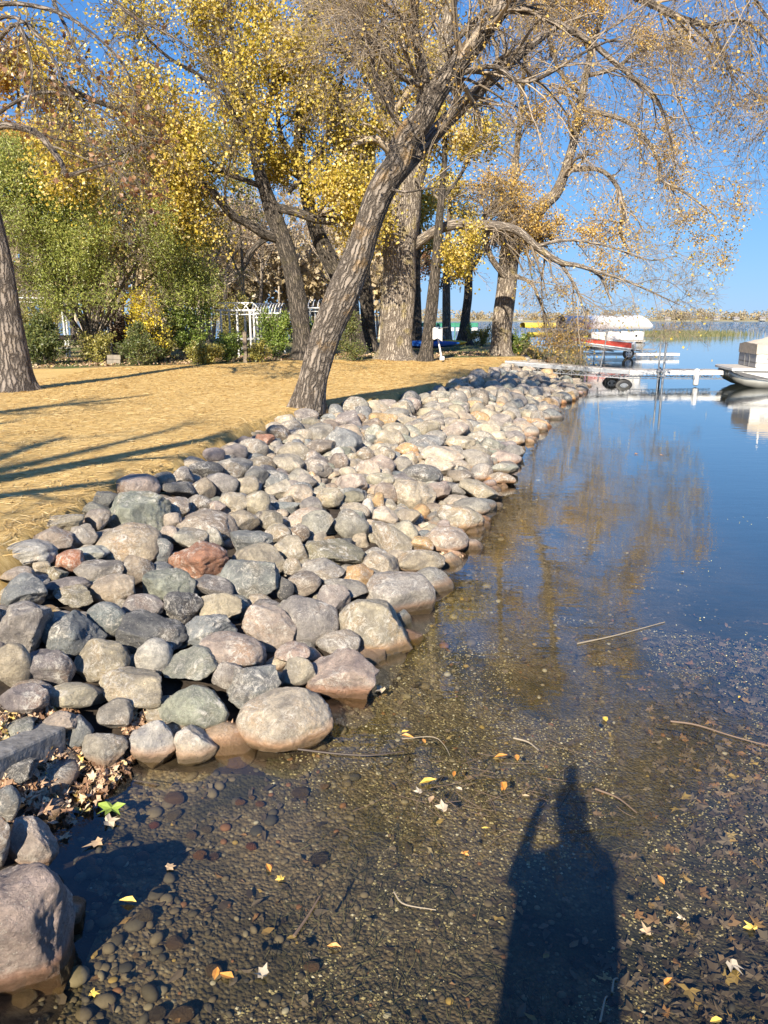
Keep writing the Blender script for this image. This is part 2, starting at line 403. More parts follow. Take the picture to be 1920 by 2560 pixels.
def rock_verts(r, sub, ang=.5):
    """unit stone: ang 0 = rounded cobble, 1 = broken angular block"""
    V = ICO[sub][0].copy()
    V += .10 * np.sin(V @ r.normal(0, 1.1, (3, 3)) + r.uniform(0, 6, 3))
    k = int(6 + 9 * ang)
    for i in range(k):
        n = r.normal(0, 1, 3); n /= np.linalg.norm(n)
        d = r.uniform(.50, .82) if ang > .45 else r.uniform(.66, .92)
        ex = np.maximum(V @ n - d, 0); soft = .035 + .16 * max(0, .8 - ang) ** 1.5
        V -= n * (ex - soft * (1 - np.exp(-ex / soft)))[:, None] * .98
    off = Vector(r.uniform(-50, 50, 3)); a1, a2 = .040 + .05 * ang, .016 + .030 * ang
    D = np.array([a1 * noise.noise(Vector(p) * 2.3 + off) + a2 * noise.fractal(Vector(p) * 6.5 + off, .9, 2.1, 3 if sub > 3 else 2) for p in V.tolist()])
    V += (V / (np.linalg.norm(V, axis=1)[:, None] + 1e-6)) * D[:, None]
    mn, mx_ = V.min(0), V.max(0); V = (V - (mn + mx_) / 2) / ((mx_ - mn) / 2)
    return V
CO = dict(T=(.42, .36, .275), C=(.52, .45, .35), G=(.33, .305, .27), B=(.235, .25, .255), D=(.15, .15, .15), N=(.32, .33, .275), P=(.44, .36, .31),
          R=(.40, .205, .13), W=(.54, .52, .48), K=(.29, .24, .19), O=(.50, .33, .17), L=(.27, .25, .18), U=(.31, .275, .265))
CN = dict(T="tan", C="cream", G="grey", B="blue-grey", D="dark grey", N="green-grey", P="pinkish", R="rust-red", W="whitish", K="brown", O="orange", L="olive", U="purplish grey")
# u, v, w, h, rot(deg), colour, angularity, own label
ROCKS = """344 1285 152 116 0 N .9 big green-grey angular boulder, tallest at the straw's edge
342 1218 112 70 0 P .1
262 1254 54 64 20 D .9 dark slate wedge standing on end beside the straw edge
240 1298 70 54 0 P .3
157 1307 112 56 0 T .4
134 1345 95 66 10 P .3
206 1337 72 58 0 G .8
322 1359 158 108 0 T .1 large smooth tan boulder below the big green-grey one
224 1381 92 46 0 W .9 rough white stone with knobbly top, beside the orange-brown stone
172 1402 70 58 0 R .5 small orange-brown stone wedged among grey ones near the bank
66 1381 136 72 -5 W .6 long half-white half-dark slab at the photo's left edge
103 1418 46 38 0 C .4
141 1433 52 38 0 L .8
42 1437 80 44 0 P .3
58 1478 126 96 0 B .35 big smooth blue-grey boulder at the photo's left edge
246 1424 122 54 0 G .3
172 1463 106 44 0 U .2
187 1488 100 50 0 L .9 mossy olive stone with a jagged lower edge
342 1421 84 76 20 K .3
405 1378 50 70 0 B .4
496 1397 144 96 0 R .7 rust-red boulder flecked with white, brightest red of the slope
470 1343 96 46 0 G .4
520 1308 144 66 8 K .2 long flat brown boulder with a dark stained top
534 1345 50 56 0 G .4
428 1335 60 50 0 P .7
282 1470 110 74 0 T .05 smooth tan egg-shaped stone among grey ones
418 1466 122 82 0 N .8
402 1419 54 30 0 B .2
272 1543 94 88 0 B .0 nearly round blue-grey cobble in the lower left
358 1512 102 60 5 U .2
456 1513 100 82 0 D .9 black faceted boulder, darkest of the pile
543 1468 90 54 15 U .4
545 1520 116 84 0 T .7
60 1565 122 122 0 G .9 big cracked grey block touching the photo's left edge
178 1575 142 102 8 B .6 pointed bluish stone with small rust spots
385 1575 162 88 12 D .95 large flat dark slab with a sharp right corner
250 1645 130 106 -28 T .3
129 1660 110 92 0 U .4
36 1658 84 102 0 T .1
384 1640 88 98 10 W .2 speckled cream egg-shaped stone standing upright
477 1658 134 90 0 N .6
520 1570 126 82 -20 B .8
580 1627 154 98 12 P .2 long pinkish white-flecked boulder lying slantwise
627 1450 142 126 0 B .6 big dark blue-grey boulder marbled with white
650 1395 126 82 10 T .3
625 1352 118 66 0 B .7
695 1332 66 44 0 T .2
728 1372 82 70 0 T .3
731 1417 44 50 0 T .3
829 1377 162 68 6 L .7 long dark brown slab spattered with white
804 1424 116 64 0 G .3
896 1435 82 52 0 O .8 small rough orange stone with a pitted face
760 1456 86 62 0 K .3
711 1468 48 58 0 D .2
862 1468 114 50 10 G .4
836 1493 82 72 20 U .4
1002 1478 172 110 10 G .3 large grey-brown boulder with its foot in the water
1050 1402 120 62 0 T .2
948 1406 94 68 0 T .4
977 1348 128 66 38 T .5 long tan slab lying diagonally down the slope
1012 1335 66 76 20 C .4
880 1312 86 74 25 G .2
793 1312 84 70 0 G .3
749 1332 50 44 0 K .1
677 1298 60 50 0 L .4
605 1301 86 56 15 T .3
585 1256 72 54 10 T .1
639 1260 72 70 0 T .5
699 1225 68 56 0 C .4
744 1232 72 52 -25 C .3
778 1262 56 44 0 G .1
825 1243 70 52 0 T .2
883 1243 60 36 0 L .3
887 1276 74 48 20 T .3
920 1272 40 54 0 W .4
946 1252 38 44 0 O .2 small orange-yellow cobble half way down the slope
965 1232 54 58 -20 K .1
1035 1236 106 78 15 T .6
963 1290 64 48 0 C .6
1021 1290 60 42 0 T .3
1058 1360 54 38 10 O .6 small golden-orange stone near the water's edge
764 1548 158 132 5 G .15 large smooth dark-topped grey boulder beside the big tan triangle
677 1565 130 122 0 P .5 large pinkish-tan boulder with a flat front, mid slope
937 1558 194 152 10 T .5 biggest tan triangular boulder at the water's edge
845 1600 112 60 0 G .2
856 1683 174 136 8 P .6 big salmon-pink boulder standing in the shallows
712 1795 228 158 -8 C .1 largest cream dome-shaped boulder sitting in the water
746 1683 82 86 30 C .8
637 1720 138 118 -20 B .9 blue-grey angular block leaning behind the cream dome
731 1632 88 54 -10 P .5
572 1687 78 70 20 G .6
486 1752 176 118 -5 N .5 big pale boulder with a green mossy underside
333 1708 184 92 12 T .8 flat tan slab with a pointed left end
175 1737 126 70 0 C .2 smooth cream loaf-shaped stone above the dry leaves
62 1745 122 84 -20 U .5
150 1800 108 62 -15 P .95 pink and orange broken wedge lying on the dry leaves
289 1783 88 80 0 G .3
195 1822 72 72 0 B .3
260 1868 112 90 0 G .4
385 1853 112 110 0 W .3 pear-shaped stone, grey top and pale foot, at the water line
492 1853 100 94 0 W .4 whitish stone with a rust-orange wet foot
52 1925 84 54 -20 D .6
18 2005 66 80 0 B .2
80 2100 116 116 0 P .4 pale pinkish boulder just above the nearest corner boulder
-10 2110 90 120 0 G .3
40 2325 300 350 15 P .35 huge pink granite boulder in the bottom left corner
534 1137 58 40 0 U .2
587 1130 62 44 0 U .2
636 1122 70 56 0 G .2
661 1097 50 28 0 R .6 small dark red stone at the edge of the straw
690 1081 68 42 0 K .3
766 1038 60 38 0 G .2
731 1065 56 34 0 G .3
733 1134 86 56 0 T .2
720 1163 76 58 10 C .95 rough yellow-cream stone, palest of the upper slope
585 1170 88 56 0 G .3
515 1174 90 48 0 D .3
509 1220 60 58 0 K .3
554 1212 82 64 0 U .2
450 1224 82 42 0 D .4
408 1200 66 52 0 G .2
460 1188 56 48 0 U .2
497 1258 66 48 0 G .1
442 1271 64 60 0 G .3
430 1300 48 42 0 P .2
543 1268 44 36 0 P .3
617 1213 68 54 0 T .2
641 1190 58 52 15 D .7
759 1195 68 46 0 G .3
786 1168 50 34 0 G .3
798 1118 74 38 0 K .4
861 1103 92 66 20 B .9 big blue-grey split boulder on the upper slope
957 1051 72 40 5 O .6 flat rust-and-dark stone behind the blue-grey split boulder
845 1135 42 32 0 W .2
845 1155 52 46 0 K .2
798 1168 68 46 15 G .7
870 1180 42 30 0 C .1
910 1137 50 42 0 K .3
920 1173 62 50 0 T .3
960 1134 56 40 0 K .3
1018 1122 58 34 0 O .6 small orange-faced block among tan stones
975 1094 76 52 15 T .4
1065 1105 90 36 5 B .5
1134 1076 74 44 -8 P .3
1214 1069 66 46 15 C .3
1152 1108 76 42 0 C .6
1105 1140 106 52 10 C .4
1056 1185 100 48 5 D .3 dark striped oval boulder lying across the slope
1098 1166 74 46 15 T .3
1190 1148 86 50 10 G .2
1265 1145 78 36 5 P .2
1205 1180 56 46 0 G .2
1262 1172 68 34 0 N .3
1255 1196 68 32 5 T .3
1200 1230 108 56 20 T .3
1180 1265 90 46 0 G .2
1150 1293 114 68 10 T .2
1116 1348 112 64 5 P .2
1152 1190 68 38 0 K .7
1098 1225 60 44 0 P .4
1146 1226 46 36 0 G .6
880 1205 80 48 0 P .4
950 1200 70 38 0 T .2
747 1192 68 48 0 G .3"""
class Rk: pass
rocks = []
for line in ROCKS.splitlines():
    q = line.split(None, 7)
    r = Rk(); r.u, r.v, r.w, r.h, r.rot = map(float, q[:5]); r.c = q[5]; r.ang = float(q[6]) + (.16 if float(q[6]) > .15 else .04); r.name = q[7].strip() if len(q) > 7 else None
    p = onsurf(r.u, r.v + .05 * r.h, .12)
    k = pxs(p); a = r.w * k / 2; hh = r.h * k / 2
    sv = math.sqrt(max(1e-4, 1 - (depth(p) / np.linalg.norm(p - np.array([0, 0, CAMZ]))) ** 2))
    e = math.atan2(CAMZ - p[2], p[1])
    b = a * random.uniform(.72, .95)
    cc = math.sqrt(max((hh / 1.0) ** 2 - (b * math.sin(e)) ** 2, (.42 * min(a, hh)) ** 2)) / math.cos(e)
    cc = max(cc, .45 * a * .8)
    r.p, r.s = p, np.array([a, b, cc]) * 1.05; r.hand = True
    rocks.append(r)
# fill
taken = [(r.p[0], r.p[1], (r.s[0] + r.s[1]) / 2) for r in rocks]
TK = np.array(taken)
keys = list("TTTTCCGGGGGGPKKUBDNOTTGB")
cands = []
def fill(Nc, rmin, rmax, fac, x0, x1, y0, y1, lift, tst):
    global TK
    X = rng.uniform(x0, x1, Nc); Y = rng.uniform(y0, y1, Nc)
    land = inside(X, Y, SHORE); topm = inside(X, Y, CREST); ds = pdist(X, Y, SHORE); dc = pdist(X, Y, CREST)
    ok = (land & ~topm & (ds > rmin * .7) & (dc > rmin * .8)) & tst(X, Y)
    X, Y = X[ok], Y[ok]; Z = H(X, Y)
    for x, y, z in zip(X, Y, Z):
        rr = random.uniform(rmin, rmax)
        d = np.hypot(TK[:, 0] - x, TK[:, 1] - y)
        if np.any(d < fac * (TK[:, 2] + rr)): continue
        TK = np.vstack([TK, [x, y, rr]])
        r = Rk(); r.c = random.choice(keys); r.ang = random.choice([.2, .4, .5, .6, .8, .95]); r.name = None; r.hand = False
        r.s = np.array([rr * random.uniform(.95, 1.35), rr * random.uniform(.8, 1.1), rr * random.uniform(.6, .95)])
        r.p = np.array([x, y, z + lift + r.s[2] * .22]); r.rot = random.uniform(-18, 18)
        r.u, r.v = uv_of(r.p); r.w = 2 * r.s[0] / pxs(r.p); r.h = r.w * .7
        rocks.append(r)
vis = lambda X, Y: (np.abs(X) < .56 * Y * 1.02 + .6) & (Y > 2)
fill(5000, .17, .29, .82, -4, 9.5, 12.5, 36, .02, vis)
fill(7000, .13, .21, .74, -4, 9.5, 2.2, 36, -.01, vis)
fill(9000, .07, .13, .55, -4, 9.5, 2.2, 16, .0, vis)
# ------------------------------------------------------------------ rock objects and labels
def obj_color(k, r):
    c = np.array(CO[k]) * (1 + r.normal(0, .07)) * (1 + r.normal(0, .018, 3)) * 1.10
    return (*[float(min(.8, max(.02, x))) for x in c], 1.0)
marks = [(r.u, r.v, r.name) for r in rocks if r.name]
rocks_in = [r for r in rocks if -60 < r.u < 1960 and r.v < 2680]
rocks_in.sort(key=lambda r: -(r.w * (1.6 if r.hand else 1.0)))
single, rest = rocks_in[:292], rocks_in[292:]
SHORT = [("big green-grey angular boulder", 344, 1285), ("rust-red boulder", 496, 1397), ("smooth blue-grey boulder at the left edge", 58, 1478), ("round blue-grey cobble", 272, 1543),
         ("black faceted boulder", 456, 1513), ("large flat dark slab", 385, 1575), ("speckled cream stone", 384, 1640), ("marbled dark blue-grey boulder", 627, 1450),
         ("white-spattered brown slab", 829, 1377), ("small rough orange stone", 896, 1435), ("diagonal tan slab", 977, 1348), ("cream dome in the water", 712, 1795),
         ("salmon-pink boulder", 856, 1683), ("big tan triangular boulder", 937, 1558), ("grey-brown boulder in the water", 1002, 1478), ("pale mossy-bottomed boulder", 486, 1752),
         ("flat pointed tan slab", 333, 1708), ("pink granite corner boulder", 60, 2300), ("yellow-cream upper stone", 720, 1160), ("blue-grey split boulder", 861, 1103),
         ("dark striped oval boulder", 1056, 1185), ("white knobbly stone", 224, 1381), ("cracked grey block", 60, 1565), ("bluish rust-spotted stone", 178, 1575),
         ("foot of the leaning tree", 765, 1015), ("shore end of the dock", 1265, 905), ("tip of the stone slope", 1450, 975), ("orange-yellow cobble", 946, 1252),
         ("small dark red stone", 661, 1097), ("concrete beam", 70, 1900), ("smooth egg-shaped tan stone", 282, 1470), ("large smooth tan boulder", 322, 1359)]
def wet_side(r):
    return float(pdist(np.array([r.p[0]]), np.array([r.p[1]]), SHORE)[0])
def size_word(r):
    m_ = r.s[0] * 2
    return "large" if m_ > .62 else ("medium" if m_ > .40 else "small")
def shape_word(r):
    if r.ang > .75: return "angular"
    if r.w / max(r.h, 1) > 1.75: return "flat"
    if r.ang > .45: return "blocky"
    if r.w / max(r.h, 1) > 1.3: return "oval"
    return "round"
def rel(r, L):
    dx, dy = r.u - L[1], r.v - L[2]
    if abs(dx) > abs(dy) * 1.6: return "right of the" if dx > 0 else "left of the"
    return "below the" if dy > 0 else "above the"
used = {}
def lab(r):
    if r.name: return r.name if len(r.name.split()) >= 4 else r.name + " in the slope"
    base_ = f"{size_word(r)} {shape_word(r)} {CN[r.c]} stone"
    Ls = sorted([L for L in SHORT if math.hypot(r.u - L[1], r.v - L[2]) > 25], key=lambda L: math.hypot(r.u - L[1], (r.v - L[2]) * 1.3))
    d0 = math.hypot(r.u - Ls[0][1], r.v - Ls[0][2])
    cand = [f"{base_} {'just ' if d0 < 110 else ''}{rel(r, Ls[0])} {Ls[0][0]}"]
    cand += [f"{base_} between the {Ls[0][0]} and the {Ls[1][0]}", f"{base_} {rel(r, Ls[1])} {Ls[1][0]}", f"{base_} {rel(r, Ls[2])} {Ls[2][0]}"]
    e = wet_side(r)
    if e < .5: cand.insert(0, f"{base_} at the water's edge, {rel(r, Ls[0])} {Ls[0][0]}")
    for q in cand:
        if q not in used and len(q.split()) <= 16: return q
    t_ = "nearer the straw" if e > 2 else "nearer the water"
    q = f"{cand[0]}, {t_}"
    return q if len(q.split()) <= 16 else cand[0]
variants = {}
def rock_obj(r, i):
    rr = np.random.default_rng(1000 + i)
    if r.hand:
        sub = 5 if r.w > 200 else (4 if r.w > 96 else 3)
        V, Fc = rock_verts(rr, sub, r.ang), ICO[sub][1]
        V = V * r.s
        me = mesh_np("boulder", V, Fc, True); me.materials.append(M_ROCK)
        sc_ = (1, 1, 1)
    else:
        k = (rr.integers(0, 8), r.ang > .5)
        if k not in variants:
            me = mesh_np("boulder", rock_verts(rr, 3, .9 if k[1] else .25), ICO[3][1], True); me.materials.append(M_ROCK); variants[k] = me
        me = variants[k]; sc_ = tuple(r.s)
    o = bpy.data.objects.new("boulder", me); COL.objects.link(o)
    o.location = tuple(r.p); o.scale = sc_
    t = math.radians(r.rot)
    o.rotation_euler = (Quaternion((0, 1, 0), t) @ Quaternion((0, 0, 1), rr.uniform(-.25, .25) if r.hand else rr.uniform(0, 6.28)) @ Quaternion((1, 0, 0), rr.uniform(-.12, .12))).to_euler()
    o.color = obj_color(r.c, rr)
    l = lab(r); used.setdefault(l, 0); used[l] += 1
    tag(o, l, "boulder", "boulders of the stone shore slope")
for i, r in enumerate(single): rock_obj(r, i)
# remaining small stones, one object per tone so the colour stays an object colour
VV, FF, n = [], [], 0
base_v = [rock_verts(np.random.default_rng(k), 2, .4 + .5 * (k % 2)) for k in range(6)]; base_s = [rock_verts(np.random.default_rng(k), 1, .5) for k in range(6)]
CA = []
for i, r in enumerate(rest):
    R = np.array(Euler((random.uniform(-.3, .3), random.uniform(-.3, .3), random.uniform(0, 6.3))).to_matrix())
    big = r.w > 34
    v = ((base_v if big else base_s)[i % 6] * r.s) @ R.T + r.p
    VV.append(v); FF.append(ICO[2 if big else 1][1] + n); n += len(v)
    c_ = obj_color(r.c, rng); CA.append(np.tile(c_[:3], (len(v), 1)))
if VV:
    me = mesh_np("small_stones", np.concatenate(VV), np.concatenate(FF), True, {"tone": ('FLOAT_VECTOR', np.concatenate(CA))})
    M2 = M_ROCK.copy(); M2.name = "small_stone"
    t = M2.node_tree; oi_ = [n_ for n_ in t.nodes if n_.type == 'OBJECT_INFO'][0]
    at = t.nodes.new("ShaderNodeAttribute"); at.attribute_name = "tone"
    for lk in [l for l in t.links if l.from_node == oi_ and l.from_socket.name == "Color"]:
        t.links.new(at.outputs["Color"], lk.to_socket)
    me.materials.append(M2)
    link("small_stones", me, kind="stuff", label="small grey and tan stones filling the gaps of the slope", cat="stones")
print("rocks", len(rocks), len(single), len(rest))
# concrete beam at the left edge
beam = MB(); a = onsurf(-60, 1935, .06); b = onsurf(138, 1842, .08)
beam.bar(a, b, .16, .15); M_CONC = simple("concrete", (.21, .20, .185), .9, var=.45, scale=22, bump=1.0)
beam.build("concrete_beam", M_CONC, bevel=.015, label="broken grey concrete beam lying above the dry leaves at left", cat="concrete beam")
# ------------------------------------------------------------------ trees
def bark_mat(name, dark, light, moss=(.30, .24, .08), mossf=.25, sc_=1.0):
    m = NT(name); bk = m.n("Attribute", attribute_name="bark").outputs["Vector"]
    wp = m.noise(bk, 5 * sc_, 3, .6)
    co = m.vmath('ADD', bk, m.n("Mix", {}, data_type='VECTOR').outputs[1]) if False else bk
    mp = m.n("Mapping", {"Vector": co, "Scale": (1, 1, .14)})
    mp2 = m.vmath('ADD', mp.outputs[0], m.vmath('MULTIPLY', wp.outputs["Color"], (.15, .15, .06)))
    v = m.n("TexVoronoi", {"Vector": mp2, "Scale": 14 * sc_, "Randomness": 1.0}, feature='DISTANCE_TO_EDGE')
    n2 = m.noise(mp2, 60 * sc_, 5, .7); n3 = m.noise(bk, 1.6, 4, .6)
    rid = m.mapr(m.math('ADD', v.outputs["Distance"], m.math('MULTIPLY', m.math('SUBTRACT', n2.outputs[0], .5), .22)), 0.0, .26)
    c = m.mix(rid, dark, light)
    c = m.mix(m.mapr(n2.outputs[0], .3, .7, 0, .6), c, m.mix(1.0, c, (.55, .5, .45), 'MULTIPLY'))
    c = m.mix(m.math('MULTIPLY', m.mapr(n3.outputs[0], .55, .66), mossf), c, moss)
    hh = m.math('ADD', m.math('MULTIPLY', rid, 1.0), m.math('MULTIPLY', n2.outputs[0], .35))
    m.bsdf(c, .92, m.bump(hh, 1.0, .035 / sc_)); return m.m
M_BARK = bark_mat("bark_ridged", (.075, .06, .048), (.36, .31, .26), (.42, .25, .08), .55)
M_BARK_PALE = bark_mat("bark_pale", (.12, .095, .075), (.46, .40, .33), (.40, .32, .12), .5)
M_BARK_DARK = bark_mat("bark_dark", (.03, .026, .022), (.17, .145, .12), (.15, .13, .05), .3)
def twig_mat(name, a, b):
    m = NT(name); ri = m.n("NewGeometry").outputs["Random Per Island"]
    m.bsdf(m.ramp(ri, [(0, a), (1, b)]), .85); return m.m
M_TWIG = twig_mat("twig_grey", (.14, .11, .08), (.42, .34, .25))
M_TWIG_DARK = twig_mat("twig_dark", (.07, .055, .045), (.24, .20, .15))
M_TWIG_PALE = twig_mat("twig_pale", (.30, .24, .18), (.55, .46, .36))
def leaf_mat(name, stops, rough=.55):
    m = NT(name); ri = m.n("NewGeometry").outputs["Random Per Island"]
    pos = m.n("NewGeometry").outputs["Position"]; nz = m.noise(pos, .9, 2)
    f = m.math('ADD', m.math('MULTIPLY', ri, .72), m.mapr(nz.outputs[0], .3, .7, 0, .28))
    c = m.ramp(f, stops)
    d = m.n("BsdfDiffuse", {"Color": c}); t = m.n("BsdfTranslucent", {"Color": c}); g = m.n("BsdfGlossy", {"Color": (.9, .9, .9), "Roughness": .4})
    x = m.n("MixShader", {0: .35, 1: d.outputs[0], 2: t.outputs[0]})
    y = m.n("MixShader", {0: .04, 1: x.outputs[0], 2: g.outputs[0]})
    m.t.links.new(y.outputs[0], m.out.inputs[0]); return m.m
L_YEL = leaf_mat("leaf_yellow", [(0, (.20, .19, .03)), (.25, (.42, .34, .04)), (.5, (.62, .46, .06)), (.72, (.74, .56, .14)), (.88, (.78, .66, .34)), (1, (.48, .28, .10))])
L_ORA = leaf_mat("leaf_orange", [(0, (.34, .20, .05)), (.35, (.60, .36, .07)), (.7, (.74, .52, .12)), (1, (.66, .50, .26))])
L_GOLD = leaf_mat("leaf_gold", [(0, (.45, .26, .05)), (.5, (.72, .44, .08)), (1, (.80, .58, .20))])
L_BRN = leaf_mat("leaf_brown", [(0, (.13, .06, .03)), (.5, (.26, .13, .06)), (1, (.42, .25, .12))])
L_OLV = leaf_mat("leaf_olive", [(0, (.13, .14, .03)), (.5, (.32, .30, .07)), (1, (.54, .44, .13))])
L_GRN = leaf_mat("leaf_green", [(0, (.08, .13, .02)), (.5, (.19, .27, .045)), (.85, (.34, .42, .10)), (1, (.48, .48, .14))])
L_WIL = leaf_mat("leaf_willow", [(0, (.14, .18, .04)), (.5, (.32, .37, .08)), (.85, (.47, .48, .14)), (1, (.58, .50, .15))])
L_CON = leaf_mat("leaf_conifer", [(0, (.05, .08, .025)), (.5, (.14, .18, .05)), (1, (.34, .32, .10))])
L_TAN = leaf_mat("leaf_tan", [(0, (.28, .18, .10)), (.5, (.50, .36, .22)), (1, (.66, .52, .36))])

def unit(v): return v / (np.linalg.norm(v, axis=-1, keepdims=True) + 1e-9)
def tubes_np(Pp, R, sides):
    """Pp (N,n,3), R (N,n) -> verts, quads, bark coords"""
    N, n, _ = Pp.shape
    T = unit(np.gradient(Pp, axis=1)); ref = np.where(np.abs(T[:, :1, 2:3]) < .9, np.array([0, 0, 1.]), np.array([1., 0, 0]))
    A = unit(np.cross(T, np.broadcast_to(ref, T.shape))); B = np.cross(T, A)
    th = np.arange(sides) * 2 * math.pi / sides; cs, sn = np.cos(th), np.sin(th)
    V = Pp[:, :, None] + R[:, :, None, None] * (cs[:, None] * A[:, :, None] + sn[:, None] * B[:, :, None])
    L = np.concatenate([np.zeros((N, 1)), np.cumsum(np.linalg.norm(np.diff(Pp, axis=1), axis=2), 1)], 1)
    bk = np.stack([R[:, :, None] * cs, R[:, :, None] * sn, np.broadcast_to(L[:, :, None], (N, n, sides))], -1)
    b = (np.arange(N)[:, None, None] * n + np.arange(n - 1)[None, :, None]) * sides; j = np.arange(sides); j2 = (j + 1) % sides
    Q = np.stack([b + j, b + j2, b + sides + j2, b + sides + j], -1).reshape(-1, 4)
    return V.reshape(-1, 3), Q, bk.reshape(-1, 3)
def spawn(r, par, k, ls, ang=(.5, 1.1), n=6, grav=0.0, wander=.15, tmin=.2, rs=.5, rmin=.003, lmin=.1, tip=False):
    Pp, R = par; N, m_, _ = Pp.shape
    if N == 0: return np.zeros((0, n, 3)), np.zeros((0, n))
    ix = np.repeat(np.arange(N), k); t = r.uniform(tmin, 1, len(ix)) * (m_ - 1.001); i0 = t.astype(int); f = (t - i0)[:, None]
    p0 = Pp[ix, i0] * (1 - f) + Pp[ix, i0 + 1] * f
    T = unit(Pp[ix, i0 + 1] - Pp[ix, i0]); r0 = R[ix, i0] * (1 - f[:, 0]) + R[ix, i0 + 1] * f[:, 0]
    q = r.normal(0, 1, T.shape); q = unit(q - T * (q * T).sum(1, keepdims=True))
    a = r.uniform(ang[0], ang[1], len(ix))[:, None]
    d = unit(T * np.cos(a) + q * np.sin(a))
    L = np.maximum(r.uniform(ls[0], ls[1], len(ix)) * (1.15 - .6 * t / (m_ - 1)), lmin)
    pts = [p0]; s = (L / (n - 1))[:, None]
    bendv = r.normal(0, wander * .5, d.shape)
    for i in range(n - 1):
        pts.append(pts[-1] + d * s)
        d = unit(d + r.normal(0, wander, d.shape) + bendv + np.array([0, 0, -grav]) * (.5 + i / n))
    rr = np.clip(r0 * rs, rmin, None); tap = np.linspace(1, .35, n)
    return np.stack(pts, 1), np.maximum(rr[:, None] * tap, rmin * .6)
def leaves_np(r, pos, size, droop=.3, elong=1.0):
    N = len(pos)
    nrm = unit(r.normal(0, 1, (N, 3)) + np.array([0, -.25, .15]))
    ax = r.normal(0, 1, (N, 3)) + np.array([0, 0, -droop * 2]); ax = unit(ax - nrm * (ax * nrm).sum(1, keepdims=True))
    sd = np.cross(nrm, ax); s = size[:, None]
    V = np.stack([pos, pos + ax * s * .55 + sd * s * .5 / elong + nrm * s * .12, pos + ax * s, pos + ax * s * .55 - sd * s * .5 / elong + nrm * s * .12], 1)
    return V.reshape(-1, 3), np.arange(N * 4).reshape(N, 4)
def limb_pts(data, Y0, Y1=None, n=None):
    """data: list of (u,v,width px); Y distances interpolated from Y0 to Y1"""
    m_ = len(data); Y1 = Y0 if Y1 is None else Y1
    pts, rad = [], []
    for i, q in enumerate(data):
        if len(q) == 4: pts.append(np.array(q[:3], float)); rad.append(q[3]); continue
        u, v, w_ = q
        p = PY(u, v, Y0 + (Y1 - Y0) * i / (m_ - 1)); pts.append(p); rad.append(w_ * pxs(p) / 2)
    n = n or max(10, m_ * 3)
    c = catmull(np.hstack([np.array(pts), np.array(rad)[:, None]]), n)
    return c[:, :3], np.maximum(c[:, 3], .004)
def trunk_mesh(name, pts, rad, sides, mat, parent, lump=.06, base=True, fine=0.0):
    V, Q, bk = tubes_np(pts[None], rad[None], sides)
    n = len(pts); th = np.tile(np.arange(sides) * 2 * math.pi / sides, n); L = bk[:, 2]
    rr = np.repeat(rad, sides); c = np.repeat(pts, sides, 0); dirv = unit(V - c)
    k = lump * (.5 * np.sin(3 * th + L * .7) + .35 * np.sin(5 * th - L * 1.3 + 1) + .3 * np.sin(2 * th + L * 2.1))
    if fine:
        ph = 1.1 * np.sin(L * 3.1 + np.sin(th * 2) * 2) + .5 * np.sin(L * 7.7)
        k = k + fine / np.maximum(rr, .05) * (np.abs(np.sin(th * 11 + ph)) ** .7 - .5 + .5 * np.abs(np.sin(th * 17 - ph * 1.7 + L * 4)))
    if base:
        h = np.clip((L) / .9, 0, 1); k = k + (1 - h) ** 2.5 * (.20 + .34 * np.maximum(0, np.sin(4 * th + 1 + .6 * np.sin(th))) ** 1.5)
    V = V + dirv * (rr * k)[:, None]
    me = mesh_np(name, V, Q, True, {"bark": ('FLOAT_VECTOR', bk)})
    return link(name, me, mat, parent)
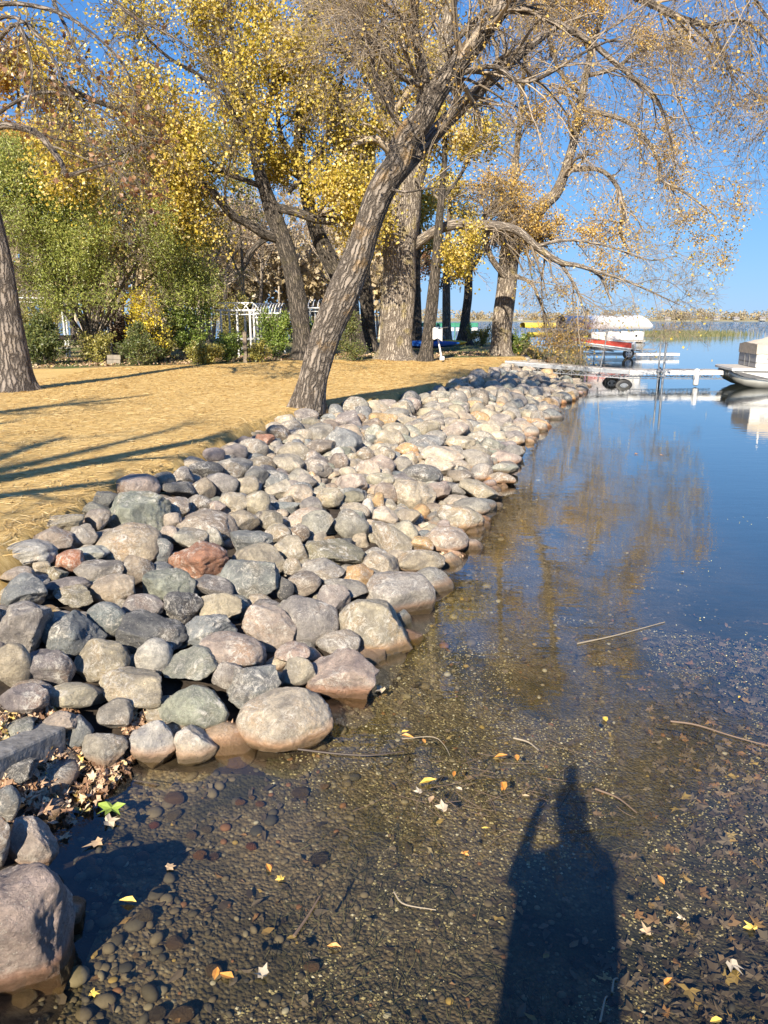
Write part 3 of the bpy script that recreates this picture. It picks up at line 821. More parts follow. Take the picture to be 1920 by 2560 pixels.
def make_tree(label, trunk, Y, limbs, seed, bark=None, twig=None, leaf=None, leaf_n=0, leaf_s=(.07, .12), name="tree", cat="tree",
              br=(3, 4), br_len=(1.2, 2.6), tw=(5, 5), tw_len=(.3, .9), grav=.03, hero=False, Ytop=None, group=None, keep=None, lumpy=.06, clump=.12, sides=None, twr=.0035, elong=1.0, trunk_from=.45, zb=None, bmin=.008, lkeep=None):
    r = np.random.default_rng(seed)
    tp, tr = limb_pts(trunk, Y, Ytop, n=(150 if hero else len(trunk) * 5))
    z0 = float(H(tp[:1, 0], tp[:1, 1])[0]) - .12
    if tp[0, 2] > z0:
        tp = np.vstack([[tp[0, 0] - .0, tp[0, 1], z0], tp]); tr = np.concatenate([[tr[0] * 1.08], tr])
    root = empty(name, (tp[0, 0], tp[0, 1], z0 + .12), label=label, cat=cat, group=group)
    bpy.context.view_layer.update()
    org = np.array(root.location)
    bark = bark or M_BARK; twig = twig or M_TWIG
    s_ = sides or (110 if hero else 26)
    trunk_o = trunk_mesh("trunk", tp - org, tr, s_, bark, root, lumpy, fine=.012 if hero else .0)
    A = [(tp[int(len(tp) * trunk_from):], tr[int(len(tp) * trunk_from):])]
    for lb in limbs:
        d, y0, y1 = lb
        lp, lr = limb_pts(d, y0, y1); A.append((lp, lr))
        trunk_mesh("limb", lp - org, lr, 12 if not hero else 20, bark, trunk_o, .05, base=False)
    # resample all limbs to a common count for spawning
    P0 = np.stack([catmull(a[0][:: max(1, len(a[0]) // 12)], 12) for a in A]); R0 = np.stack([np.interp(np.linspace(0, 1, 12), np.linspace(0, 1, len(a[1])), a[1]) for a in A])
    L1 = spawn(r, (P0, R0), br[0], br_len, (.4, 1.1), 8, grav, .14, .25, .42, bmin, .3)
    L2 = spawn(r, L1, br[1], (br_len[0] * .5, br_len[1] * .55), (.35, 1.0), 7, grav * 1.6, .16, .2, .55, bmin * .6, .25)
    L3 = spawn(r, L2, tw[0], tw_len, (.35, 1.0), 4, grav * 2, .17, .15, .6, twr, .15)
    L4 = spawn(r, L3, tw[1], (tw_len[0] * .5, tw_len[1] * .55), (.4, 1.1), 3, grav * 2, .15, .2, .8, twr * .8, .1)
    def flt(Lx):
        if keep is None: return Lx
        k = keep(Lx[0][:, -1]); return Lx[0][k], Lx[1][k]
    L1, L2, L3, L4 = map(flt, (L1, L2, L3, L4))
    def join(parts):
        Vs, Qs, n_ = [], [], 0
        for (a, b), sd_ in parts:
            if len(a) == 0: continue
            V, Q, _ = tubes_np(a - org, b, sd_); Vs.append(V); Qs.append(Q + n_); n_ += len(V)
        return (np.concatenate(Vs), np.concatenate(Qs)) if Vs else (None, None)
    V, Q = join([(L1, 5), (L2, 4)])
    if V is not None: link("branches", mesh_np("branches", V, Q, True), twig, root, kind="stuff")
    V, Q = join([(L3, 3), (L4, 3)])
    if V is not None: link("twigs", mesh_np("twigs", V, Q, True), twig, root, kind="stuff")
    if leaf is not None and leaf_n:
        src = [x[0] for x in (L3, L4) if len(x[0])]
        pool = np.concatenate([a[:, 1:].reshape(-1, 3) for a in src])
        # leaf density varies from twig group to twig group
        den = .5 + .5 * np.sin(pool @ np.array([.9, .5, 1.1]) + 2 * np.sin(pool @ np.array([.3, .2, -.5]))); den = np.clip(den, .06, 1)
        if lkeep is not None: den = den * lkeep(pool)
        ix = r.choice(len(pool), leaf_n, p=den / den.sum())
        pos = pool[ix] + r.normal(0, clump, (leaf_n, 3))
        V, Q = leaves_np(r, pos - org, r.uniform(leaf_s[0], leaf_s[1], leaf_n), .35, elong)
        link("crown", mesh_np("crown", V, Q, False), leaf, root)
    return root

def depthv(e): return e[:, 1] * CT - (e[:, 2] - CAMZ) * ST
# the leaning tree over the stones
HT = [(768, 1030, 86), (774, 990, 84), (790, 920, 82), (816, 834, 84), (856, 737, 90), (895, 641, 82), (918, 569, 76), (945, 496, 78), (970, 448, 78), (998, 405, 74),
      (1020, 345, 72), (1055, 300, 66), (1090, 235, 60), (1140, 165, 54), (1200, 90, 48), (1255, 20, 42), (1300, -60, 34), (1340, -160, 26)]
HT = [(a_, b_, c_ * .85) for a_, b_, c_ in HT]
HL = [([(990, 440, 44), (1035, 390, 42), (1076, 347, 40), (1130, 290, 36), (1203, 220, 32), (1260, 170, 28), (1330, 110, 22), (1400, 60, 14)], 14.6, 16.2),
      ([(1048, 310, 34), (1058, 250, 34), (1062, 210, 30), (1045, 120, 26), (1035, 40, 22), (1050, -60, 16)], 14.3, 13.6),
      ([(1058, 215, 16), (1000, 190, 13), (940, 118, 10), (880, 85, 6)], 14.0, 13.0),
      ([(1130, 190, 16), (1230, 165, 12), (1290, 200, 11), (1350, 195, 9), (1480, 120, 6), (1560, 90, 4)], 13.9, 12.5),
      ([(1255, 20, 24), (1340, 30, 20), (1400, 62, 18), (1470, 100, 15), (1530, 150, 13), (1590, 200, 11), (1640, 245, 9), (1672, 330, 6), (1690, 420, 3)], 14.4, 13.4),
      ([(1290, -50, 26), (1480, -50, 22), (1620, 5, 18), (1700, 45, 16), (1775, 68, 12), (1800, 120, 8), (1830, 190, 5), (1855, 250, 3)], 14.4, 13.2),
      ([(1765, 66, 9), (1850, 50, 7), (1905, 90, 5), (1940, 150, 3)], 13.3, 12.9),
      ([(1330, -140, 22), (1500, -160, 18), (1700, -120, 14), (1850, -40, 10), (1930, 60, 6)], 14.2, 12.8),
      ([(1010, 330, 14), (960, 250, 11), (930, 150, 9), (960, 40, 6)], 14.2, 13.2),
      ([(960, 470, 9), (1020, 480, 6), (1080, 470, 4), (1120, 500, 2)], 14.0, 13.2)]
def keep_hero(e):
    z = e[:, 1] * CT - (e[:, 2] - CAMZ) * ST; u = 960 + F * e[:, 0] / z; v = 1280 - F * (e[:, 1] * ST + (e[:, 2] - CAMZ) * CT) / z
    return (u > 640) & (v < 470 + np.clip((u - 1000) * .25, 0, 90)) | (u < 500)
make_tree("tree with ridged grey trunk leaning right over the stones, nearly bare crown", HT, 14.5, HL, 3, M_BARK, M_TWIG, L_ORA, 6000, (.025, .055), name="leaning_tree",
          br=(12, 5), br_len=(1.0, 2.7), tw=(5, 3), tw_len=(.3, .85), grav=.05, hero=True, Ytop=13.6, keep=keep_hero, clump=.05, twr=.0036, trunk_from=.62)
# big cottonwood
BT = [(990, 905, 112), (989, 880, 86), (992, 800, 80), (998, 700, 82), (1002, 600, 87), (1012, 520, 84), (1012, 450, 80), (990, 370, 62), (962, 260, 52), (940, 130, 44), (915, 0, 36), (905, -90, 30)]
BL = [([(1020, 500, 56), (1050, 390, 50), (1080, 270, 44), (1105, 130, 38), (1130, 0, 30), (1150, -100, 24)], 29, 30),
      ([(1030, 618, 28), (1068, 590, 26), (1110, 568, 25), (1160, 560, 24), (1205, 562, 24), (1260, 567, 22), (1300, 580, 20), (1340, 615, 17), (1400, 655, 14), (1450, 665, 11), (1500, 690, 8), (1530, 760, 4)], 29, 27.5),
      ([(1400, 655, 9), (1440, 720, 7), (1462, 790, 4), (1468, 850, 2)], 28, 27.5),
      ([(1450, 665, 9), (1560, 700, 6), (1640, 735, 4), (1705, 765, 2)], 27.6, 26),
      ([(1340, 615, 9), (1420, 600, 7), (1520, 615, 5), (1620, 650, 3), (1690, 640, 2)], 28, 26.5),
      ([(950, 200, 20), (880, 150, 14), (820, 80, 10), (790, -20, 8)], 29, 28),
      ([(1105, 130, 18), (1180, 60, 14), (1250, -20, 10)], 29.5, 28)]
make_tree("massive pale furrowed trunk standing behind the leaning tree", BT, 29.0, BL, 7, M_BARK_PALE, M_TWIG, L_YEL, 38000, (.05, .11), name="cottonwood_tree", br=(10, 5), br_len=(1.3, 3.0), tw=(4, 3),
          tw_len=(.4, .9), grav=.05, sides=60, lumpy=.09, clump=.16, twr=.006, lkeep=lambda e: np.where((960 + F * e[:, 0] / depthv(e)) > 1200, .008, 1))
# yellow maple at left of centre
MT = [(757, 890, 58), (755, 850, 48), (748, 780, 46), (735, 700, 44), (715, 620, 44), (700, 580, 42), (682, 530, 40), (665, 480, 34), (645, 420, 30), (637, 376, 26), (620, 300, 22), (600, 200, 18), (580, 80, 14), (570, -40, 10)]
def keep_maple(e):
    z = depthv(e); u = 960 + F * e[:, 0] / z; v = 1280 - F * (e[:, 1] * ST + (e[:, 2] - CAMZ) * CT) / z
    return (v < 600) | (u > 700) & (v < 680)
ML = [([(703, 600, 24), (660, 585, 24), (610, 553, 22), (579, 538, 21), (540, 490, 20), (492, 451, 20), (440, 400, 19), (400, 350, 18), (347, 300, 17), (290, 270, 15), (231, 249, 13), (160, 215, 11), (100, 190, 7)], 28, 24.5),
      ([(695, 520, 22), (740, 530, 22), (790, 548, 20), (840, 552, 16), (870, 520, 10)], 28, 27),
      ([(640, 385, 18), (600, 310, 16), (560, 250, 12), (500, 190, 10), (430, 150, 8), (360, 90, 6)], 28, 26),
      ([(640, 360, 18), (665, 280, 16), (700, 180, 14), (750, 90, 12), (780, -20, 10)], 28, 27.5),
      ([(665, 470, 16), (610, 450, 13), (550, 430, 11), (480, 425, 8), (400, 440, 5)], 28, 26.5),
      ([(700, 590, 16), (660, 600, 14), (622, 635, 12), (612, 658, 8)], 28, 27.4),
      ([(400, 350, 12), (330, 370, 9), (270, 400, 7), (200, 410, 4)], 26, 25),
      ([(720, 480, 14), (780, 420, 12), (820, 330, 10), (850, 220, 8), (870, 90, 6)], 28.5, 28)]
make_tree("yellow maple whose long limb reaches far left over the straw", MT, 28.0, ML, 9, M_BARK_DARK, M_TWIG_DARK, L_YEL, 54000, (.05, .125), name="maple_tree", br=(8, 5), br_len=(1.3, 3.2), tw=(5, 3),
          tw_len=(.4, 1.0), grav=.06, clump=.30, twr=.010, bmin=.018, trunk_from=.5, keep=keep_maple)
make_tree("dark trunk slanting left behind the leaning tree, yellow leaves above", [(900, 895, 44), (890, 840, 40), (868, 760, 42), (845, 690, 42), (815, 630, 42), (795, 585, 38), (770, 500, 34), (752, 420, 28), (745, 330, 22), (760, 200, 18), (770, 80, 12)],
          31, [([(770, 500, 16), (830, 430, 14), (880, 330, 12), (900, 200, 8)], 31, 30), ([(750, 420, 14), (700, 330, 12), (690, 220, 9), (650, 100, 6)], 31, 31)], 12, M_BARK_DARK, M_TWIG_DARK, L_YEL, 28000, (.06, .11), name="maple_tree",
          br=(5, 4), tw=(4, 3), clump=.17, twr=.006)
make_tree("straight dark trunk between the slanting tree and the massive pale trunk", [(925, 875, 44), (922, 830, 36), (917, 760, 33), (910, 660, 30), (912, 560, 26), (925, 450, 20), (935, 300, 14)],
          33, [([(912, 560, 12), (880, 500, 10), (850, 420, 8)], 33, 32)], 13, M_BARK_DARK, M_TWIG_DARK, L_YEL, 5000, (.08, .13), br=(4, 4), tw=(4, 3), clump=.17, twr=.006)
make_tree("slim leaning trunk in front of the blue kayak", [(1063, 905, 38), (1068, 860, 31), (1078, 780, 30), (1086, 700, 27), (1092, 640, 24), (1098, 560, 20), (1105, 480, 17), (1112, 380, 14), (1110, 250, 10)],
          28, [([(1104, 500, 10), (1150, 440, 8), (1180, 380, 6), (1190, 300, 4)], 28, 28.5)], 14, M_BARK_DARK, M_TWIG_DARK, L_YEL, 4500, (.07, .12), name="slim_tree", br=(4, 4), br_len=(.8, 1.8), tw=(4, 3), clump=.15, twr=.006)
make_tree("thin dark trunk just right of the massive pale trunk", [(1042, 862, 30), (1042, 820, 26), (1040, 700, 22), (1045, 560, 18), (1052, 400, 12)], 38, [], 15, M_BARK_DARK, M_TWIG_DARK, L_YEL, 4000, (.09, .14), name="slim_tree",
          br=(8, 4), br_len=(.8, 1.8), tw=(4, 2), clump=.2, twr=.007)
make_tree("straight grey trunk behind the kayaks, with the green dock rail beyond", [(1117, 860, 30), (1116, 800, 21), (1116, 700, 19), (1120, 600, 15), (1126, 470, 10)], 42, [], 16, M_BARK, M_TWIG, L_YEL, 3500, (.09, .14), name="slim_tree",
          br=(8, 4), br_len=(.8, 2.0), tw=(4, 2), clump=.2, twr=.008)
make_tree("small dark forked tree with sparse brown leaves against the lake", [(1160, 856, 40), (1163, 800, 23), (1170, 740, 21), (1172, 690, 20), (1178, 640, 14), (1188, 560, 7)], 45,
          [([(1172, 700, 12), (1130, 665, 9), (1085, 650, 8), (1050, 668, 5)], 45, 44), ([(1175, 680, 10), (1200, 640, 8), (1215, 600, 5)], 45, 45)], 17, M_BARK_DARK, M_TWIG_DARK, L_BRN, 3500, (.08, .14), name="forked_tree",
          br=(6, 4), br_len=(.8, 1.8), tw=(4, 2), tw_len=(.3, .7), clump=.15, twr=.007, trunk_from=.55)
# right-hand tree
RT = [(1252, 905, 74), (1252, 870, 54), (1256, 800, 50), (1266, 720, 49), (1273, 650, 50), (1283, 600, 52)]
RL = [([(1276, 640, 34), (1270, 560, 26), (1280, 500, 20), (1290, 400, 16), (1300, 300, 13), (1310, 180, 10), (1320, 60, 8)], 32.5, 33),
      ([(1286, 620, 42), (1328, 552, 36), (1360, 510, 32), (1392, 480, 28), (1415, 420, 24), (1440, 330, 20), (1455, 240, 18), (1475, 140, 16), (1500, 50, 14), (1515, -50, 10)], 32.5, 31.5),
      ([(1425, 425, 12), (1500, 425, 11), (1545, 470, 11), (1560, 540, 10), (1550, 580, 9), (1580, 640, 5)], 32, 30),
      ([(1450, 270, 12), (1562, 301, 11), (1614, 347, 10), (1648, 405, 9), (1654, 451, 8), (1712, 480, 6), (1793, 544, 3)], 31.8, 29.5),
      ([(1262, 690, 16), (1228, 645, 15), (1213, 590, 14), (1212, 540, 14), (1228, 520, 12), (1262, 495, 10), (1295, 465, 8)], 32.2, 30.5),
      ([(1465, 190, 12), (1540, 170, 10), (1590, 130, 8), (1650, 120, 5)], 32, 30.5),
      ([(1290, 690, 10), (1330, 710, 9), (1352, 760, 6), (1380, 830, 3)], 32, 30),
      ([(1455, 240, 12), (1400, 180, 10), (1370, 90, 8), (1350, 0, 6)], 32, 31.5),
      ([(1480, 130, 10), (1430, 60, 8), (1400, -30, 6)], 32, 31.5)]
make_tree("tree at the shore end of the dock with two main limbs and mottled trunk", RT, 32.5, RL, 21, M_BARK_PALE, M_TWIG, L_ORA, 38000, (.045, .095), name="shore_tree", br=(12, 5), br_len=(1.0, 2.6), tw=(5, 3),
          tw_len=(.4, 1.1), grav=.12, clump=.13, twr=.005, trunk_from=.9)
# left edge oak
OT = [(42, 1000, 128), (40, 975, 96), (30, 880, 78), (18, 780, 64), (5, 660, 52), (-22, 560, 58), (-55, 420, 56), (-90, 250, 52), (-115, 50, 46), (-130, -100, 40), (-120, -300, 30)]
OL = [([(-40, 400, 26), (-20, 330, 20), (10, 314, 18), (50, 318, 17), (95, 335, 16), (130, 375, 15), (155, 410, 13), (165, 437, 11), (200, 430, 9), (250, 415, 7), (300, 402, 4)], 16.6, 15.0),
      ([(-75, 200, 20), (-20, 120, 12), (40, 60, 10), (70, 120, 8), (80, 200, 6), (60, 280, 4)], 16.6, 14.6),
      ([(-90, 100, 16), (20, 40, 9), (100, 95, 8), (139, 160, 7), (185, 250, 6), (260, 330, 4), (330, 400, 2)], 16.6, 14.5),
      ([(-60, 330, 12), (30, 260, 9), (120, 230, 8), (230, 260, 6), (330, 330, 4), (420, 350, 2)], 16.6, 15.2),
      ([(-100, -20, 16), (90, -40, 11), (160, 60, 8), (210, 160, 6), (290, 240, 4), (380, 290, 2)], 16.6, 15.0),
      ([(-100, -60, 16), (200, -50, 11), (330, 40, 8), (430, 90, 6), (520, 160, 4), (580, 250, 2)], 16.6, 15.4),
      ([(-90, 50, 18), (0, 10, 12), (110, 20, 10), (200, 60, 8), (300, 150, 6), (340, 240, 4)], 16.6, 14.8)]
def keep_oak(e):
    z = e[:, 1] * CT - (e[:, 2] - CAMZ) * ST; u = 960 + F * e[:, 0] / z
    return u < 620
make_tree("tree at the photo's left edge with deeply furrowed dark grey trunk", OT, 16.6, OL, 31, bark_mat("bark_oak", (.05, .04, .035), (.30, .26, .225), (.25, .18, .1), .3), M_TWIG_DARK, L_BRN, 520, (.07, .13), name="oak_tree",
          br=(6, 4), br_len=(.6, 1.9), tw=(4, 2), tw_len=(.25, .7), grav=.05, hero=False, sides=90, keep=keep_oak, clump=.08, twr=.004, lumpy=.04, trunk_from=.7)
# ------------------------------------------------------------------ background vegetation
def px_tree(u, vbase, vtop, Y, lean=0, w=14):
    return [(u, vbase, w * 1.3), (u + lean * .1, vbase + (vtop - vbase) * .15, w), (u + lean * .4, vbase + (vtop - vbase) * .5, w * .7), (u + lean, vtop, w * .25)]
bare = [(180, 800, 250, 46, -20), (330, 800, 380, 50, 30), (395, 790, 330, 44, 60), (455, 800, 400, 52, -20), (520, 800, 430, 47, 10), (560, 800, 470, 55, 25), (610, 800, 450, 49, -15), (650, 800, 420, 56, 20),
        (830, 800, 470, 50, 10), (870, 800, 500, 60, -20)]
for i, (u, vb, vt, Y, le) in enumerate(bare):
    nm = ["far left of the willow", "behind the willow's right side", "with forked dark limbs behind the yellow sapling", "behind the left boat canopy frame", "rising above the green bush", "between the two canopy frames",
          "straight above the metal canopy truss", "left of the maple trunk", "seen between the slanting dark trunk and the leaning trunk", "farthest back beside the massive pale trunk"][i]
    make_tree(f"bare grey-brown woodland tree {nm}", px_tree(u, vb, vt, Y, le, 9), Y, [([(u + le * .2, vb - 120, 5), (u + 50, vb - 220, 4), (u + 70, vb - 300, 2)], Y, Y), ([(u, vb - 90, 5), (u - 45, vb - 190, 4), (u - 70, vb - 270, 2)], Y, Y)], 60 + i,
              M_BARK, M_TWIG_PALE, (L_TAN if i % 3 else L_OLV), 900, (.10, .16), name="bare_tree", group="bare woodland trees behind the shrubs", br=(9, 4), br_len=(1.3, 3.0), tw=(3, 2), tw_len=(.5, 1.1), grav=-.03, sides=8, clump=.25, twr=.009, bmin=.015, trunk_from=.2)
for i, (u, vb, vt, Y, le, n_, lm, lb) in enumerate([(60, 800, 60, 40, -20, 24000, L_GOLD, "orange-gold tree rising behind the willow at upper left"), (300, 800, 330, 38, 40, 20000, L_YEL, "yellow tree between the willow and the maple's long limb"),
                                              (-90, 800, 100, 36, 10, 14000, L_GOLD, "golden tree cut by the photo's left edge"), (440, 800, 480, 42, 0, 8000, L_OLV, "thin yellow-olive tree above the boat canopy frames")]):
    make_tree(lb, px_tree(u, vb, vt, Y, le, 16), Y, [([(u, vb - 200, 8), (u + 60, vb - 330, 6), (u + 110, vb - 420, 3)], Y, Y), ([(u, vb - 220, 8), (u - 70, vb - 330, 6), (u - 100, vb - 450, 3)], Y, Y)], 80 + i,
              M_BARK, M_TWIG, lm, n_, (.11, .17), name="background_tree", br=(10, 4), br_len=(1.6, 3.8), tw=(3, 2), tw_len=(.5, 1.1), grav=.0, sides=8, clump=.24, twr=.009, trunk_from=.3)
# willow
WL = []
for (a, b, c, d) in [((220, 865), (150, 760), (60, 690), (0, 640)), ((228, 860), (190, 760), (120, 640), (60, 560)), ((232, 860), (290, 740), (340, 660), (360, 600)), ((225, 860), (170, 700), (110, 520), (80, 400)), ((228, 860), (215, 700), (200, 540), (190, 440)), ((232, 860), (260, 720), (300, 600), (330, 520)), ((222, 860), (120, 720), (30, 600), (-40, 520)),
                     ((230, 860), (245, 690), (255, 520), (250, 430)), ((228, 860), (300, 760), (380, 690), (430, 660)), ((225, 850), (140, 660), (40, 480), (0, 420))]:
    WL.append(([(*a, 14), (*b, 10), (*c, 7), (*d, 3)], 27, 26.0 + random.uniform(-1, 1)))
make_tree("green willow with several stems at far left behind the fence", [(228, 880, 22), (226, 860, 20), (215, 780, 14), (190, 650, 10), (160, 520, 7), (150, 440, 4)], 27, WL, 41, M_BARK, M_TWIG, L_WIL, 78000, (.07, .125), name="willow_tree",
          br=(10, 5), br_len=(.9, 2.3), tw=(5, 3), tw_len=(.4, .9), grav=.10, clump=.16, elong=2.6, twr=.005, sides=12, trunk_from=.2)
# shrubs
def shrub(label, u, vb, vt, Y, wpx, leaf, n_, seed, name="shrub", cat="shrub", size=(.05, .09), twig=None, group=None, conif=False):
    r = np.random.default_rng(seed); b = PY(u, vb, Y); b[2] = float(H(b[:1], b[1:2])[0]); k = pxs(b); hgt = (vb - vt) * k * .80; wd = wpx * k / 2 * .82
    root = empty(name, b, label=label, cat=cat, group=group)
    ns = 14 if not conif else 1
    if conif:
        Ps = np.stack([np.array([[0, 0, 0], [0, 0, hgt * .33], [0, 0, hgt * .66], [0, 0, hgt]])]); Rs = np.array([[.05, .04, .03, .01]])
        P_ = np.stack([catmull(Ps[0], 12)]); R_ = np.linspace(.05, .01, 12)[None]
        kk = 70; t = r.uniform(.03, 1, kk) ; th = r.uniform(0, 6.28, kk); L = wd * (1.05 - t) * r.uniform(.75, 1.1, kk)
        s = np.linspace(0, 1, 6)
        BP = np.stack([np.stack([np.cos(a) * l * s, np.sin(a) * l * s, tt * hgt + l * (.35 * s + .1 * s * s)], 1) for a, l, tt in zip(th, L, t)]); BR = np.tile(np.linspace(.012, .004, 6), (kk, 1))
        L3 = spawn(r, (BP, BR), 9, (.12 * hgt, .22 * hgt), (.4, .9), 4, -.02, .1, .1, .6, .004, .08)
        tub = [((P_, R_), 6), ((BP, BR), 4), (L3, 3)]
        pool = np.concatenate([L3[0].reshape(-1, 3), BP.reshape(-1, 3)])
    else:
        th = r.uniform(0, 6.28, ns); rr = wd * r.uniform(.2, 1, ns)
        s = np.linspace(0, 1, 7)
        BP = np.stack([np.stack([np.cos(a) * q * (.25 + s * .75), np.sin(a) * q * (.25 + s * .75) * .7, s * hgt * h_], 1) for a, q, h_ in zip(th, rr, r.uniform(.65, 1.0, ns))]); BP += r.normal(0, .03 * hgt, BP.shape) * s[None, :, None]
        BR = np.tile(np.linspace(.016, .006, 7), (ns, 1))
        L3 = spawn(r, (BP, BR), 8, (.2 * hgt, .45 * hgt), (.4, 1.0), 5, .03, .15, .1, .6, .004, .08)
        L4 = spawn(r, L3, 3, (.1 * hgt, .22 * hgt), (.4, 1.0), 3, .03, .15, .1, .6, .003, .05)
        tub = [((BP, BR), 5), (L3, 3), (L4, 3)]
        pool = np.concatenate([L3[0].reshape(-1, 3), L4[0].reshape(-1, 3)])
    Vs, Qs, n = [], [], 0
    for (a, c), sd_ in tub:
        V, Q, _ = tubes_np(a, c, sd_); Vs.append(V); Qs.append(Q + n); n += len(V)
    link("stems", mesh_np("stems", np.concatenate(Vs), np.concatenate(Qs), True), twig or M_TWIG_DARK, root)
    pos = pool[r.integers(0, len(pool), n_)] + r.normal(0, .05, (n_, 3)); pos[:, 2] = np.maximum(pos[:, 2], .02)
    V, Q = leaves_np(r, pos, r.uniform(*size, n_), .2, 2.2 if conif else 1.2)
    link("foliage", mesh_np("foliage", V, Q, False), leaf, root)
    return root
for i, a in enumerate([
    ("dark green leafy bush left of the metal canopy truss", 470, 890, 705, 27.5, 140, L_GRN, 7000),
    ("tall green bush right of the metal canopy frame, beside the maple trunk", 690, 885, 735, 28, 95, L_GRN, 5500),
    ("low green shrub in front of the wooden fence post", 580, 890, 800, 26.5, 110, L_GRN, 2600),
    ("green shrub left of the dark leafy bush", 400, 890, 780, 27, 130, L_OLV, 3600),
    ("brownish shrub between the willow stems and the yellow sapling", 300, 880, 740, 28.5, 130, L_BRN, 2600),
    ("sparse olive shrub right of the willow stem", 240, 885, 790, 26, 110, L_OLV, 2400),
    ("low olive shrub beneath the green bush, touching the leaf litter", 500, 900, 840, 25.5, 160, L_OLV, 3000),
    ("small shrub at the foot of the maple trunk", 650, 895, 840, 26.5, 90, L_OLV, 1500),
    ("thin leafy thicket behind the fence at far left", 90, 860, 690, 31, 180, L_OLV, 5000),
    ("green thicket behind the canopy frames", 590, 850, 690, 37, 200, L_OLV, 5000),
    ("green shrub between the maple trunk and the leaning trunk", 800, 870, 770, 33, 110, L_GRN, 3000),
    ("brown and olive brush at the foot of the dock tree", 1330, 905, 850, 35, 100, L_OLV, 2600),
    ("rusty brown brush overhanging the dock's shore end", 1385, 908, 862, 35.5, 75, L_BRN, 1800),
    ("green brush immediately right of the dock tree's trunk", 1295, 900, 835, 33, 70, L_GRN, 2400),
    ("pale green brush left of the dock tree by the lake", 1200, 858, 800, 44, 90, L_OLV, 2600),
    ("olive brush at the lake edge behind the grey trunks", 1075, 850, 815, 48, 120, L_OLV, 2200),
]): shrub(a[0], *a[1:], 200 + i, group=None)
shrub("small bright yellow sapling above the green bush", 368, 880, 672, 26.4, 78, leaf_mat("leaf_bright_yellow", [(0, (.55, .42, .02)), (.5, (.78, .62, .04)), (1, (.85, .72, .16))]), 2800, 301, name="yellow_sapling", cat="sapling")
shrub("grey-green juniper between the leaning trunk and the massive pale trunk", 876, 895, 755, 27.5, 100, L_CON, 5000, 302, name="juniper", cat="juniper", size=(.05, .09), conif=True)
shrub("dark evergreen behind the left edge trunk", 110, 880, 735, 25, 200, L_CON, 9000, 303, name="evergreen_tree", cat="evergreen", size=(.07, .12), conif=True)
shrub("green fir with spreading boughs below the yellow sapling", 345, 890, 770, 25.2, 150, L_CON, 5000, 304, name="fir_tree", cat="fir", size=(.06, .10), conif=True)
# far wood behind everything on the left: one mass
r = np.random.default_rng(77)
N = 330; X = r.uniform(-75, 2, N); Y = r.uniform(57, 73, N) ; okk = X < 4; X, Y = X[okk], Y[okk]; N = len(X)
Hh = r.uniform(5.5, 10.5, N); s = np.linspace(0, 1, 8)
BP = np.stack([X[:, None] + r.normal(0, .8, N)[:, None] * s, Y[:, None] + 0 * s, .8 + Hh[:, None] * s], -1); BR = np.linspace(.12, .02, 8)[None] * np.ones((N, 1))
A1 = spawn(r, (BP, BR), 7, (1.0, 3.2), (.4, 1.0), 5, -.04, .12, .25, .4, .022, .4)
A2 = spawn(r, A1, 5, (.5, 1.6), (.3, .9), 3, -.02, .12, .1, .6, .014, .3)
Vs, Qs, n = [], [], 0
for (a, c) in ((BP, BR), A1, A2):
    V, Q, _ = tubes_np(a, c, 3); Vs.append(V); Qs.append(Q + n); n += len(V)
link("far_wood", mesh_np("far_wood", np.concatenate(Vs), np.concatenate(Qs), True), M_TWIG_PALE, kind="stuff", label="far bare wood behind the yard", cat="wood")
n_ = 52000; pool = A2[0].reshape(-1, 3); pos = pool[r.integers(0, len(pool), n_)] + r.normal(0, .3, (n_, 3))
V, Q = leaves_np(r, pos, r.uniform(.30, .58, n_), .2)
link("far_wood_leaves", mesh_np("far_wood_leaves", V, Q, False), leaf_mat("leaf_far", [(0, (.36, .28, .16)), (.4, (.54, .44, .28)), (.75, (.62, .50, .32)), (1, (.66, .50, .16))]), kind="stuff", label="thin tan leaves of the far wood", cat="leaves")

